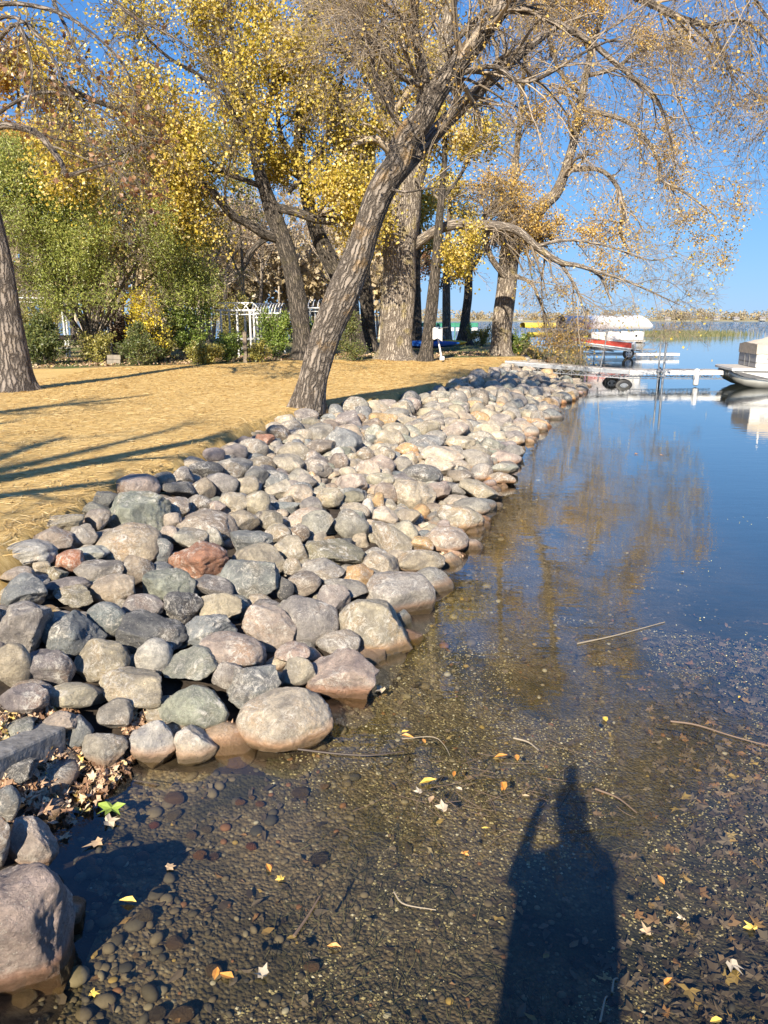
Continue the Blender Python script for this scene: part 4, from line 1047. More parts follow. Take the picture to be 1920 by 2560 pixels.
# grass tufts and leaf litter beyond the straw
def gtest(X, Y):
    fe = 24.3 + np.clip((X + 9) * .55, -1, 8.5); u = 960 + F * X / (Y * CT)
    return inside(X, Y, SHORE) & ((Y > fe) | (X > 6.3)) & (pdist(X, Y, SHORE) > .3) & (u > -60)
X, Y = sample(60000, -26, 12, 22, 60, gtest); X, Y = X[:20000], Y[:20000]; N = len(X)
m = NT("grass_blades"); ri = m.n("NewGeometry").outputs["Random Per Island"]
m.bsdf(m.ramp(ri, [(0, (.05, .075, .02)), (.5, (.13, .17, .04)), (.8, (.28, .27, .09)), (1, (.45, .37, .2))]), .7); M_GRASS = m.m
blades(N, X, Y, rng.uniform(.06, .18, N), rng.uniform(.01, .02, N), 1.6, "grass_tufts", M_GRASS)
def flat_leaves(name, X, Y, Z, size, mat, label, cat, tilt=.35, lobed=False):
    N = len(X); th = rng.uniform(0, 6.283, N); nrm = unit(np.stack([rng.normal(0, tilt, N), rng.normal(0, tilt, N), np.ones(N)], 1))
    ax = np.stack([np.cos(th), np.sin(th), 0 * th], 1); ax = unit(ax - nrm * (ax * nrm).sum(1, keepdims=True)); sd = np.cross(nrm, ax)
    out = LEAF_M if lobed else LEAF_O; k = len(out)
    pp = np.stack([X, Y, Z], 1)[:, None] + size[:, None, None] * (out[None, :, 0:1] * ax[:, None] + out[None, :, 1:2] * sd[:, None] + (out[None, :, 2:3] * rng.uniform(-1, 1.5, N)[:, None, None]) * nrm[:, None])
    pp = pp[:, :1] * 0 + np.stack([X, Y, Z], 1)[:, None] + (pp - np.stack([X, Y, Z], 1)[:, None]) * rng.uniform(.62, 1.25, (N, k, 1)); pp += nrm[:, None] * (rng.normal(0, .06, (N, k, 1)) * size[:, None, None])
    ctr = np.stack([X, Y, Z], 1)[:, None]; VV = np.concatenate([pp, ctr], 1).reshape(-1, 3)
    b = np.arange(N)[:, None, None] * (k + 1); j = np.arange(k)[None, :, None]
    T3 = np.concatenate([b + j, b + (j + 1) % k, b + k + 0 * j], 2).reshape(-1, 3)
    return link(name, mesh_np(name, VV, T3, False), mat, kind="stuff", label=label, cat=cat)
LEAF_O = np.array([(-.5, 0, 0), (-.2, .2, .05), (.15, .22, .08), (.5, 0, -.02), (.15, -.22, .08), (-.2, -.2, .05)])
def lobes():
    o = []
    for a, rr in [(0, .6), (24, .30), (48, .5), (72, .27), (100, .42), (128, .22), (150, .25), (180, .1), (210, .25), (232, .22), (260, .42), (290, .27), (312, .5), (336, .30)]:
        o.append((rr * math.cos(math.radians(a)), rr * math.sin(math.radians(a)), .05 * math.cos(math.radians(a * 3))))
    return np.array(o)
LEAF_M = lobes()
def litter_mat(name, stops, rough=.7):
    m = NT(name); ri = m.n("NewGeometry").outputs["Random Per Island"]; m.bsdf(m.ramp(ri, stops), rough); return m.m
M_LIT = litter_mat("leaf_litter", [(0, (.12, .06, .03)), (.3, (.28, .16, .09)), (.6, (.48, .33, .22)), (.85, (.62, .48, .32)), (1, (.58, .40, .08))])
X, Y = sample(60000, -26, 12, 22, 50, gtest)
kk = (Y < 30 + (X + 9) * .4) ; X, Y = X[kk][:9000], Y[kk][:9000]; N = len(X)
flat_leaves("fallen_leaves", X, Y, H(X, Y) + rng.uniform(.01, .06, N), rng.uniform(.07, .14, N), M_LIT, "fallen tan leaves under the shrubs beyond the straw", "leaves", .6)
# reeds in the lake and at the shore
def reeds(name, X, Y, hmin, hmax, wd, mat, label):
    N = len(X); z = np.minimum(H(X, Y), 0) * 0 - .05; h = rng.uniform(hmin, hmax, N); ln = rng.normal(0, .12, (N, 2)) * h[:, None]
    p0 = np.stack([X, Y, z], 1); p1 = p0 + np.stack([ln[:, 0] * .4, ln[:, 1] * .4, h * .6], 1); p2 = p0 + np.stack([ln[:, 0] * 1.3, ln[:, 1] * 1.3, h], 1)
    s = np.stack([np.full(N, wd / 2), np.zeros(N), np.zeros(N)], 1)
    VV = np.stack([p0 - s, p0 + s, p1 + s, p1 - s, p2 + s * .3, p2 - s * .3], 1).reshape(-1, 3); b = np.arange(N)[:, None] * 6
    link(name, mesh_np(name, VV, np.concatenate([b + np.array([[0, 1, 2, 3]]), b + np.array([[3, 2, 4, 5]])]), False), mat, kind="stuff", label=label, cat="reeds")
M_REED = litter_mat("reed_stems", [(0, (.05, .07, .02)), (.5, (.11, .125, .045)), (1, (.26, .22, .11))])
a = P(1600, 841, 0); b = P(1850, 836, 0); N = 3800
t = rng.beta(1.1, 2.0, N); X = a[0] + (b[0] - a[0]) * t + rng.normal(0, .5, N); Y = a[1] + (b[1] - a[1]) * t + rng.normal(0, 5.5, N)
reeds("lake_reeds", X, Y, .35, .95, .05, M_REED, "green-brown reeds growing in the lake beyond the boat lift")
N = 1500; X = rng.uniform(7.2, 12, N); Y = rng.uniform(31, 50, N); d = pdist(X, Y, SHORE); k_ = d < .8; X, Y = X[k_], Y[k_]
reeds("shore_grass", X, Y, .4, 1.3, .03, M_REED, "tall brown grass along the bank beyond the dock")

# far shore
r = np.random.default_rng(5)
M_FARL = simple("far_bank", (.30, .26, .14), .9, var=.25, scale=.02)
fs = []
def shore_y(x): return 1150 + (-(x) * .45 if x < 0 else -x * .18) + 40 * math.sin(x * .004)
xs_ = np.linspace(-1900, 1500, 120)
V = []; 
for x in xs_:
    y = shore_y(x); V += [(x, y, -.5), (x, y + 8, 1.2), (x, y + 60, 2.2), (x, y + 600, 6)]
Fq = np.array([[i * 4 + j, (i + 1) * 4 + j, (i + 1) * 4 + j + 1, i * 4 + j + 1] for i in range(119) for j in range(3)])
link("far_shore", mesh_np("far_shore", V, Fq, True), M_FARL, kind="structure")
m = NT("far_tree_leaves"); ri = m.n("NewGeometry").outputs["Random Per Island"]; pos = m.n("NewGeometry").outputs["Position"]
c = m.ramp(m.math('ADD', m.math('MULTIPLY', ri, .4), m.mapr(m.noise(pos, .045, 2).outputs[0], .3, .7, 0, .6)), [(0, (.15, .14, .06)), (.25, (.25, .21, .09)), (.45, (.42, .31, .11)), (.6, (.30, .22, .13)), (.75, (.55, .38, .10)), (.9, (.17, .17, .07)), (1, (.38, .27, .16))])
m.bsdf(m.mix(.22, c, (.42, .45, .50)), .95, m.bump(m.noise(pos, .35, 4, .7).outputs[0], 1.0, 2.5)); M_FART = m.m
PP, SS = [], []
for i in range(800):
    x = r.uniform(-1500, 1350); row = r.choice([0, 1, 2]); y = shore_y(x) + 20 + row * 35 + r.uniform(0, 25)
    h_ = r.uniform(12, 19) * (1.1 if x > 200 else .95) * (1 + .22 * math.sin(x * .021) + .15 * math.sin(x * .067)) * (.72 if x < 0 else 1); wd = h_ * r.uniform(.35, .6)
    q = r.normal(0, 1, (75, 3)); q = q / np.linalg.norm(q, axis=1)[:, None] * r.uniform(.55, 1.05, (75, 1)); q[:, 2] = q[:, 2] * .5
    PP.append(q * [wd, wd, h_] + [x, y, 1.2 + h_ * .5]); SS.append(r.uniform(1.2, 3.0, 75))
PP = np.concatenate(PP); V, Q = leaves_np(r, PP, np.concatenate(SS), .1)
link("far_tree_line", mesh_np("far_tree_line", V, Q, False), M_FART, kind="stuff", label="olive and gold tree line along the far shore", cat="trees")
M_WHITE = simple("white_paint", (.78, .78, .77), .5, var=.05)
M_COTT = simple("cottage_wall", (.50, .49, .46), .7)
M_ROOF = simple("cottage_roof", (.22, .20, .19), .8)
M_DARKG = simple("dark_glass", (.03, .035, .04), .2)
for i, (u, lb) in enumerate([(1840, "small white cottage on the far shore, second from the right"), (1905, "white cottage on the far shore at the photo's right edge"), (1790, "tiny white cottage on the far shore above the reeds' right end"),
                             (1668, "lone white cottage on the far shore above the reeds' left part"), (1300, "small pale cottage on the far shore right of the dock tree")]):
    p = P(u, 797, 1.2); k = 1150 / max(p[1], 1) if False else 1
    d = raydir(u, 799); t = 1.0
    x = d[0] / d[1] * 1130; y = shore_y(x) + 9; x = d[0] / d[1] * y
    rt = empty("cottage", (x, y, 1.4), label=lb, cat="cottage", group="cottages on the far shore")
    w_, h_, dd = 7.5, 2.4, 6
    MB().box((0, 0, h_ / 2), (w_, dd, h_)).build("wall", M_COTT, rt)
    R_ = MB(); R_.add([(-w_ / 2 - .5, -dd / 2 - .5, h_), (w_ / 2 + .5, -dd / 2 - .5, h_), (w_ / 2 + .5, dd / 2 + .5, h_), (-w_ / 2 - .5, dd / 2 + .5, h_), (-w_ / 2 - .5, 0, h_ + 2.6), (w_ / 2 + .5, 0, h_ + 2.6)],
                      [(0, 1, 5, 4), (2, 3, 4, 5), (0, 4, 3), (1, 2, 5), (0, 3, 2, 1)]); R_.build("roof", M_ROOF, rt)
    for q in (-2.6, 0, 2.6): MB().box((q, -dd / 2 - .03, 1.3), (1.3, .08, 1.0)).build("window", M_DARKG, rt)
# ------------------------------------------------------------------ docks and boats
M_ALU = simple("galvanised_metal", (.42, .43, .44), .42, .75, .15)
M_ALUW = simple("white_dock_side", (.76, .76, .75), .45, .0, .06)
M_DECK = simple("weathered_deck", (.40, .37, .34), .85, var=.2)
M_RUB = simple("black_rubber", (.022, .022, .023), .55, var=.3)
M_BLK = simple("black_paint", (.02, .02, .022), .4)
def dock(name, label, a, b, width, mat_side, nslat, cat="dock", group=None, zdrop=.30, plank=M_DECK):
    a, b = np.array(a, float), np.array(b, float); d = b - a; L = np.linalg.norm(d); d /= L
    s = np.cross(d, [0, 0, 1]); s /= np.linalg.norm(s)
    if s[1] < 0: s = -s
    rt = empty(name, a, label=label, cat=cat, group=group); o = a
    A = lambda x, y, z: d * x + s * y + np.array([0, 0, z])
    for y in (0, width):
        MB().bar(A(0, y, -.075), A(L, y, -.075), .045, .15).build("side_rail", mat_side, rt, bevel=.006)
        t = MB(); t.bar(A(0, y, -zdrop), A(L, y, -zdrop), .035, .035)
        n_ = int(L / .42)
        for i in range(n_):
            x0, x1 = L * i / n_, L * (i + 1) / n_
            t.bar(A(x0, y, -.15), A((x0 + x1) / 2, y, -zdrop), .016); t.bar(A((x0 + x1) / 2, y, -zdrop), A(x1, y, -.15), .016)
            t.bar(A(x0, y, -.15), A(x0, y, -zdrop), .02)
        t.build("truss", M_ALU, rt)
    w_ = L / nslat; base = None
    for i in range(nslat):
        mb = MB().bar(A(0, .03, 0), A(0, width - .03, 0), w_ * .86, .03)
        if base is None: base = mb.build("deck_board", plank, rt, bevel=.003); ob = base
        else: ob = base.copy(); COL.objects.link(ob)
        ob.location = tuple(A(w_ * (i + .5), 0, -.006 - .002 * (i % 3)))
    return rt, A, L
a = P(1262, 903, .86); b = P(1573, 926, .56); c = P(1812, 927, .54)
dock("dock_ramp", "grey metal ramp section of the dock coming off the stone tip", a, b, 1.05, M_ALU, 40)
d2, A2, L2_ = dock("dock", "white sided dock section with truss, running out to the covered boat", b + np.array([.02, 0, 0]), c, 1.05, M_ALUW, 30)
def wheel(label, p, R, wd, group=None, cat="wheel", axis=(0, 1, 0)):
    rt = empty("wheel", p, label=label, cat=cat, group=group); ax = np.array(axis, float); ax /= np.linalg.norm(ax)
    n = 40; prof = [(.58, -.5), (.80, -.52), (.95, -.40), (1.0, -.2), (1.0, .2), (.95, .40), (.80, .52), (.58, .5)]
    x = np.cross(ax, [0, 0, 1]); x /= np.linalg.norm(x); z = np.cross(x, ax)
    mb = MB(); V = []; Fc = []
    for i in range(n):
        th = 2 * math.pi * i / n
        for (q, t) in prof: V.append((x * math.cos(th) + z * math.sin(th)) * q * R + ax * t * wd)
    k = len(prof)
    for i in range(n):
        for j in range(k): Fc.append((i * k + j, i * k + (j + 1) % k, ((i + 1) % n) * k + (j + 1) % k, ((i + 1) % n) * k + j))
    mb.add(V, Fc); ty = mb.build("tyre", M_RUB, rt, smooth=True)
    rim = MB(); rim.tube([-ax * wd * .42, -ax * wd * .30], [R * .59, R * .50], 28); rim.tube([-ax * wd * .5, ax * wd * .5], R * .14, 12)
    rim.build("rim", M_ALU, ty, smooth=True)
    for i in range(4):
        h = MB(); th = math.pi / 4 + i * math.pi / 2; h.tube([(x * math.cos(th) + z * math.sin(th)) * R * .34 - ax * wd * .425, (x * math.cos(th) + z * math.sin(th)) * R * .34 - ax * wd * .435], R * .11, 10)
        h.build("rim_hole", M_BLK, ty)
    return rt
p = PY(1559, 955, 28.3); p[2] = -.118
wheel("black tyre under the dock joint, nearer one, half in the water", p, .355, .2, "dock wheels")
wheel("black tyre under the dock joint, farther one behind the first", p + np.array([-.16, 1.0, .03]), .36, .2, "dock wheels")
ax_ = MB(); ax_.tube([p + [0, -.15, 0], p + [0, 1.2, .02]], .025, 8)
for y in (0.25, .75): ax_.bar(p + [0.02, y, 0], p + [.1, y, .5], .05, .05)
ax_.build("wheel_axle", M_ALU, label="metal axle carrying the two dock tyres", cat="axle")
def post(label, u, Y, z0, z1, r_, mat, lean=0, name="dock_post", group="posts of the dock"):
    q = PY(u, 940, Y); rt = empty(name, (q[0], Y, 0), label=label, cat="post", group=group)
    MB().tube([(0, 0, z0), (lean, 0, z1)], r_, 12).build("pipe", mat, rt, smooth=True)
    br_ = MB(); br_.box((0.01, -.03, .52), (.15, .09, .07)); br_.box((.01, -.03, .36), (.15, .09, .07)); br_.build("bracket", M_ALU, rt, bevel=.01); return rt
post("left one of two tall silver pipes clamped to the dock side", 1646, 28.1, -1.2, 1.52, .032, M_ALU, -.02)
post("right one of two tall silver pipes, thicker, clamped to the dock", 1657, 27.95, -1.2, 1.60, .042, M_ALU, .02)
post("black dock post standing behind the two silver pipes", 1648, 29.3, -1.2, .60, .05, M_BLK)
post("thin grey leaning pole rising from the ramp section", 1495, 28.6, .1, 2.1, .025, M_ALU, .26)
bp = PY(1741, 940, 27.7)
mb = MB(); n = 14; zs = [.03 + .62 * t for t in (0, .03, .08, .5, .92, .97, 1)]
mb.tube([(0, 0, z) for z in zs], [.03, .075, .10, .10, .10, .075, .03], 16); mb.build("dock_bumper", M_WHITE, smooth=True, loc=(bp[0], bp[1], 0), label="white rounded bumper post hanging on the dock side", cat="bumper")
# pontoon boat at the right edge
ex = np.array([.982, -.19, 0]); ey = np.array([.19, .982, 0]); O = PY(1826, 950, 27.0); O[2] = 0
rt = empty("pontoon_boat", O, label="white pontoon boat under a beige cover, cut by the photo's right edge", cat="pontoon boat")
W = lambda x, y, z: ex * x + ey * y + np.array([0, 0, z])
M_HULL = simple("brushed_hull", (.50, .50, .47), .35, .55, .12, 3)
M_FENCE = simple("boat_panel_white", (.78, .77, .74), .35, 0, .03)
M_GREYP = simple("boat_panel_grey", (.34, .34, .35), .4, 0, .05)
M_COVER = simple("beige_canvas", (.52, .45, .36), .9, var=.15, scale=2, bump=.4)
M_MAR = simple("maroon_trim", (.14, .05, .05), .4)
for y in (.42, 2.1):
    mb = MB(); xs_ = [0.02, .06, .16, .34, .62, 1.0, 1.5, 6.5]; zz_ = [.56, .54, .49, .41, .33, .27, .25, .25]; rr_ = [.02, .09, .16, .24, .30, .335, .345, .345]
    mb.tube([W(x, y, z) for x, z in zip(xs_, zz_)], rr_, 28); mb.build("pontoon", M_HULL, rt, smooth=True)
# splash skirt with dark graphic on the near pontoon side
gs = MB()
def sidepoly(mb, pts, y, th=.012):
    n_ = len(pts); Vt = [W(x, y, z) for x, z in pts] + [W(x, y + th, z) for x, z in pts]
    mb.add(Vt, [tuple(range(n_)), tuple(range(n_, 2 * n_))[::-1]] + [(i, i + n_, (i + 1) % n_ + n_, (i + 1) % n_) for i in range(n_)])
sk = MB(); sidepoly(sk, [(.02, .60), (6.5, .60), (6.5, .30), (1.6, .26), (.9, .34), (.35, .46)], .0, .02); sk.build("side_skirt", M_FENCE, rt)
gg = MB(); sidepoly(gg, [(.08, .59), (.34, .58), (1.6, .30), (1.62, .27), (.55, .39), (.28, .48)], -.006, .004); sidepoly(gg, [(.4, .60), (6.5, .60), (6.5, .565), (.45, .565)], -.006, .004); gg.build("dark_graphic", simple("graphic_grey", (.10, .10, .105), .4), rt)
MB().bar(W(0, 1.25, .66), W(6.5, 1.25, .66), 2.6, .10).build("deck", simple("deck_trim", (.62, .62, .60), .5), rt, bevel=.02)
MB().bar(W(.04, 1.25, .718), W(6.4, 1.25, .718), 2.45, .01).build("deck_carpet", simple("deck_carpet", (.44, .41, .37), .95), rt)
fx = .82
for nm, mt, z0, z1 in (("lower_panel", M_FENCE, .74, .88), ("stripe", simple("panel_stripe", (.16, .155, .15), .4), .88, .92), ("upper_panel", M_FENCE, .92, 1.22)):
    m_ = MB(); m_.bar(W(fx, .10, (z0 + z1) / 2), W(6.3, .10, (z0 + z1) / 2), .04, z1 - z0 - .004); m_.build(nm, mt, rt)
    m_ = MB(); m_.bar(W(fx, .10, (z0 + z1) / 2), W(fx, 2.4, (z0 + z1) / 2), .04, z1 - z0 - .004); m_.build(nm, M_GREYP if "stripe" not in nm else mt, rt)
for y in (.9, 1.55): MB().bar(W(fx - .025, y, .74), W(fx - .025, y, 1.22), .03).build("gate_post", M_ALU, rt)
cv = MB(); nx_ = 26; ny_ = 12; Vc = []
for i in range(nx_):
    x = fx - .04 + (6.4 - fx) * i / (nx_ - 1)
    for j in range(ny_):
        t = j / (ny_ - 1); ridge = min(1.0, .12 + i / 9) ; y = .05 + 2.4 * t
        if j in (0, ny_ - 1): z = 1.20 + .02 * math.sin(i * 1.7)
        else: tt = (j - 1) / (ny_ - 3); z = 1.53 + .02 * math.sin(i * 2.3 + j) + .62 * ridge * (1 - abs(2 * tt - 1)) ** .9
        if j == 1: y = .07
        if j == ny_ - 2: y = 2.43
        Vc.append(W(x, y, z))
Fc = [(i * ny_ + j, (i + 1) * ny_ + j, (i + 1) * ny_ + j + 1, i * ny_ + j + 1) for i in range(nx_ - 1) for j in range(ny_ - 1)]
cv.add(Vc, Fc); cv.build("cover", M_COVER, rt, smooth=True)
ef = MB(); top_ = [Vc[j] for j in range(ny_)]; ef.add([t_ - ex * .0 for t_ in top_] , [tuple(range(ny_))]); ef.build("cover_front", simple("beige_canvas_front", (.50, .43, .345), .95, var=.2, bump=.3), rt)
MB().tube([W(1.55, 1.4, 1.6), W(1.55, 1.4, 2.18)], .035, 10).build("light_pole", M_WHITE, rt, smooth=True)
tc_ = bpy.data.curves.new("lettering", 'FONT'); tc_.body = "BEN"; tc_.size = .17; tc_.extrude = .002; tc_.shear = .35; tc_.space_character = 1.1
tmp = bpy.data.objects.new("tmp", tc_); COL.objects.link(tmp); bpy.context.view_layer.update()
dg_ = bpy.context.evaluated_depsgraph_get(); me = bpy.data.meshes.new_from_object(tmp.evaluated_get(dg_), depsgraph=dg_); bpy.data.objects.remove(tmp); print("LETTER", len(me.vertices))
lt = link("lettering", me, None, rt); me.materials.clear(); me.materials.append(simple("letter_grey", (.05, .05, .055), .4))
R3 = Matrix(((ex[0], 0, -ey[0]), (ex[1], 0, -ey[1]), (0, 1, 0))).to_4x4()
lt.matrix_local = Matrix.Translation(Vector(W(1.13, .070, 1.01))) @ R3
# ---- boat lifts behind
def canopy(rt, x0, x1, yd, z0, z1, mat, name="canopy", sk=.18):
    nx_, ny_ = 22, 13; V = []
    for i in range(nx_):
        t = i / (nx_ - 1); e = 1 - max(0, (t - .90) / .10) ** 2 * .85
        for j in range(ny_):
            a_ = math.pi * j / (ny_ - 1); y = -math.cos(a_) * yd / 2; z = z0 + (z1 - z0) * (math.sin(a_) ** .38) * e
            if j in (0, ny_ - 1): z = z0 - sk + .03 * math.sin(i * 1.9)
            V.append((x0 + (x1 - x0) * t, y, z))
    Fc = [(i * ny_ + j, (i + 1) * ny_ + j, (i + 1) * ny_ + j + 1, i * ny_ + j + 1) for i in range(nx_ - 1) for j in range(ny_ - 1)]
    m_ = MB(); m_.add(V, Fc); o = m_.build(name, mat, rt, smooth=True); s_ = o.modifiers.new("s", 'SOLIDIFY'); s_.thickness = .02; return o
def hull(rt, name, mat, x0, x1, wd, z0, z1, bow=.35, flip=1, n=16, ends=None):
    V = []; k = 9
    for i in range(n):
        t = i / (n - 1); s_ = min(1, ((1 - t) / bow)) ** .6 if t > 1 - bow else 1.0
        x = x0 + (x1 - x0) * t
        for j in range(k):
            a_ = math.pi * j / (k - 1); y = -math.cos(a_) * wd / 2 * max(s_, .03); z = z1 - (z1 - z0) * (math.sin(a_) ** .7) * (1 - (1 - s_) * .7) + (1 - s_) * .10
            V.append((x, y, z))
    Fc = [(i * k + j, i * k + j + 1, (i + 1) * k + j + 1, (i + 1) * k + j) for i in range(n - 1) for j in range(k - 1)]
    Fc += [(i * k, (i + 1) * k, (i + 1) * k + k - 1, i * k + k - 1) for i in range(n - 1)] + [tuple(range(k))]
    m_ = MB(); m_.add(V, Fc); return m_.build(name, mat, rt, smooth=True)
LY = 50.0; q = PY(1500, 860, LY); kx = pxs(q); X = lambda u: (u - 1500) * kx
Zv = lambda v, Y: float(PY(1500, v, Y)[2])
M_CANV = simple("white_canvas", (.74, .74, .75), .7, var=.06, scale=1.5)
rt = empty("boat_lift", (q[0], LY, 0), label="silver boat lift with a long white canopy over a white boat", cat="boat lift")
canopy(rt, X(1398), X(1612), 2.6, Zv(815, LY), Zv(789, LY), M_CANV)
for x in (X(1410), X(1500), X(1592)):
    for y in (-1.2, 1.2): MB().tube([(x, y, -1.0), (x, y, Zv(815, LY))], .035, 8).build("lift_post", M_ALU, rt, smooth=True)
for y in (-1.25, 1.25):
    for z in (.55, .20): MB().bar((X(1385), y, z), (X(1622), y, z), .07, .09).build("lift_beam", M_ALU, rt)
for x in (X(1420), X(1470), X(1520), X(1590)): MB().bar((x, -1.3, .42), (x, 1.3, .42), .09, .07).build("cross_beam", M_ALU, rt)
rt = empty("pontoon_boat", (q[0] + X(1530), LY, 0), label="white pontoon boat raised on the lift under the white canopy", cat="pontoon boat")
for y in (-.8, .8): MB().tube([(X(1470) - X(1530), y, .80), (X(1480) - X(1530), y, .74), (1.6, y, .74), (1.9, y, .86)], [.1, .28, .28, .08], 16).build("pontoon", M_HULL, rt, smooth=True)
MB().box((0, 0, 1.06), (3.6, 2.3, .10)).build("deck", M_DECK, rt)
for x, w_, z in ((-1.25, .9, 1.35), (-.3, .8, 1.42), (.6, .8, 1.42), (1.35, .6, 1.42)): MB().box((x, -1.05, z), (w_, .05, .56)).build("panel", M_FENCE, rt)
for x in (-.8, .15, 1.0): MB().box((x, -.6, 1.4), (.55, .6, .5)).build("seat", M_FENCE, rt, bevel=.05)
MB().box((-.1, .2, 1.35), (3.2, .8, .45)).build("console", M_BLK, rt, bevel=.05)
MB().box((1.2, -1.09, 1.40), (.14, .02, .14)).build("dark_patch", M_BLK, rt)
rt = empty("motor_boat", (q[0] + X(1475), 47.6, 0), rz=-.05, label="long red hulled boat with white stripes resting on the near lift beams", cat="boat")
M_REDP = simple("red_paint", (.55, .06, .035), .35, var=.06)
xx = 1.72
m_ = MB(); m_.add([(-xx, -.55, 1.10), (xx, -.85, .66), (xx, -.85, 1.02), (-xx, -.55, 1.34), (-xx, .55, 1.10), (xx, .85, .66), (xx, .85, 1.02), (-xx, .55, 1.34)],
                  [(0, 1, 2, 3), (5, 4, 7, 6), (1, 5, 6, 2), (4, 0, 3, 7), (3, 2, 6, 7), (0, 4, 5, 1)]); m_.build("hull", M_REDP, rt, bevel=.04)
for dz0, dz1, nm in ((-.02, .03, "lower_stripe"), (1, 1, "upper_stripe")):
    if nm == "lower_stripe": MB().bar((-xx, -.565, 1.09), (xx, -.865, .65), .03, .06).build(nm, M_WHITE, rt)
    else: MB().bar((-xx, -.565, 1.36), (xx, -.865, 1.04), .05, .05).build(nm, M_WHITE, rt)
MB().bar((-xx, -.3, 1.0), (xx, -.5, .55), .5, .14).build("keel", M_ALU, rt)
MB().tube([(xx, 0, .8), (xx + .35, 0, .95), (xx + .45, 0, .5)], [.12, .16, .06], 10).build("outboard_motor", M_FENCE, rt, smooth=True)
p = PY(1572, 874, 48.0); p[2] = .30; wheel("black spoked tyre of the boat lift below the white canopy", p, .36, .18)
a = P(1590, 884, .28); b = P(1682, 882, .28)
dock("dock", "low white dock section right of the boat lift's tyre", (a[0], a[1], .3), (b[0], a[1], .3), 1.0, M_ALUW, 8, zdrop=.26)
# canopy neighbour: teal covered boat and the yellow pair
p = PY(1430, 850, 52)
rt = empty("covered_boat", (p[0], 52, 0), label="boat under a pale teal cover at the left end of the white canopy", cat="boat")
hull(rt, "hull", simple("grey_green_hull", (.25, .30, .30), .5), -1.2, 1.1, 1.6, .75, 1.3); canopy(rt, -1.15, .95, 1.6, 1.33, 1.75, simple("teal_cover", (.38, .52, .52), .8), "cover", .05)
p = PY(1350, 840, 58); kk_ = pxs(p)
rt = empty("yellow_lift", (p[0], 58, 0), label="boat lift with a flat yellow canopy behind the brush", cat="boat lift")
M_YP = simple("yellow_canvas", (.75, .58, .08), .6)
canopy(rt, -45 * kk_, 44 * kk_, 2.2, float(PY(0, 816, 58)[2]), float(PY(0, 806, 58)[2]), M_YP, "canopy", .1)
for x in (-1.2, 1.2):
    for y in (-.9, .9): MB().tube([(x, y, -1), (x, y, 1.9)], .03, 8).build("lift_post", M_ALU, rt)
MB().bar((-1.5, -1, .5), (1.5, -1, .5), .08).build("lift_beam", M_ALU, rt)
rt = empty("yellow_boat", (p[0] + .3, 57, 0), label="low yellow boat hull raised below the yellow canopy", cat="boat"); hull(rt, "hull", M_YP, -1.4, 1.4, 1.2, float(PY(0, 843, 57)[2]), float(PY(0, 831, 57)[2]))
MB().box((-.2, 0, float(PY(0, 829, 57)[2])), (1.2, .8, .12)).build("seat", M_ALU, rt, bevel=.02)
# green dock rail beyond the trunks
a = PY(1040, 812, 76); b = PY(1196, 812, 76); M_GRR = simple("green_mesh", (.03, .22, .14), .6, var=.3, scale=3)
rt = empty("dock_rail", (a[0], 76, 0), label="dark green railing of a dock seen between the far trunks", cat="railing"); L = b[0] - a[0]
zt, zb_ = float(PY(0, 807, 76)[2]), float(PY(0, 817, 76)[2])
for i in range(8):
    MB().bar((L * i / 8 + .03, 0, (zt + zb_) / 2), (L * (i + 1) / 8 - .03, 0, (zt + zb_) / 2), .04, zt - zb_).build("rail_panel", M_GRR, rt)
    MB().tube([(L * i / 8, 0, -1), (L * i / 8, 0, zt + .05)], .04, 6).build("rail_post", M_GRR, rt)
    MB().bar((L * i / 8 + .1, -.1, zb_ - .25), (L * (i + 1) / 8 - .1, -.1, zb_ - .25), .05, .32).build("float_panel", M_WHITE, rt, bevel=.02)
# kayaks
def kayak(label, u0, u1, v, Y, mat, dy=0):
    a = PY(u0, v, Y); b = PY(u1, v, Y + dy); c_ = (a + b) / 2; L = b[0] - a[0]; z = float(H(c_[:1], c_[1:2])[0])
    rt = empty("kayak", (c_[0], c_[1], z), label=label, cat="kayak"); k = 11; n = 24; V = []
    for i in range(n):
        t = i / (n - 1); s_ = max(.02, math.sin(math.pi * t) ** .55)
        for j in range(k):
            a_ = 2 * math.pi * j / k; V.append(((t - .5) * L, math.cos(a_) * .36 * s_, .24 + .10 * (1 - s_) + math.sin(a_) * (.22 if math.sin(a_) > 0 else .16) * s_))
    m_ = MB(); m_.add(V, [(i * k + j, i * k + (j + 1) % k, (i + 1) * k + (j + 1) % k, (i + 1) * k + j) for i in range(n - 1) for j in range(k)]); m_.build("hull", mat, rt, smooth=True)
    MB().tube([(-.3 * 1, -.0, .46), (-.15, 0, .50), (.35, 0, .50), (.5, 0, .46)], [.05, .2, .2, .05], 10).build("cockpit", M_BLK, rt, smooth=True)
kayak("long blue kayak lying on the grass behind the slim trunk", 985, 1150, 862, 36.5, simple("blue_plastic", (.015, .10, .40), .35))
kayak("yellow kayak whose tip sticks out right of the blue one", 1010, 1168, 864, 38.5, simple("yellow_plastic", (.75, .48, .02), .35))
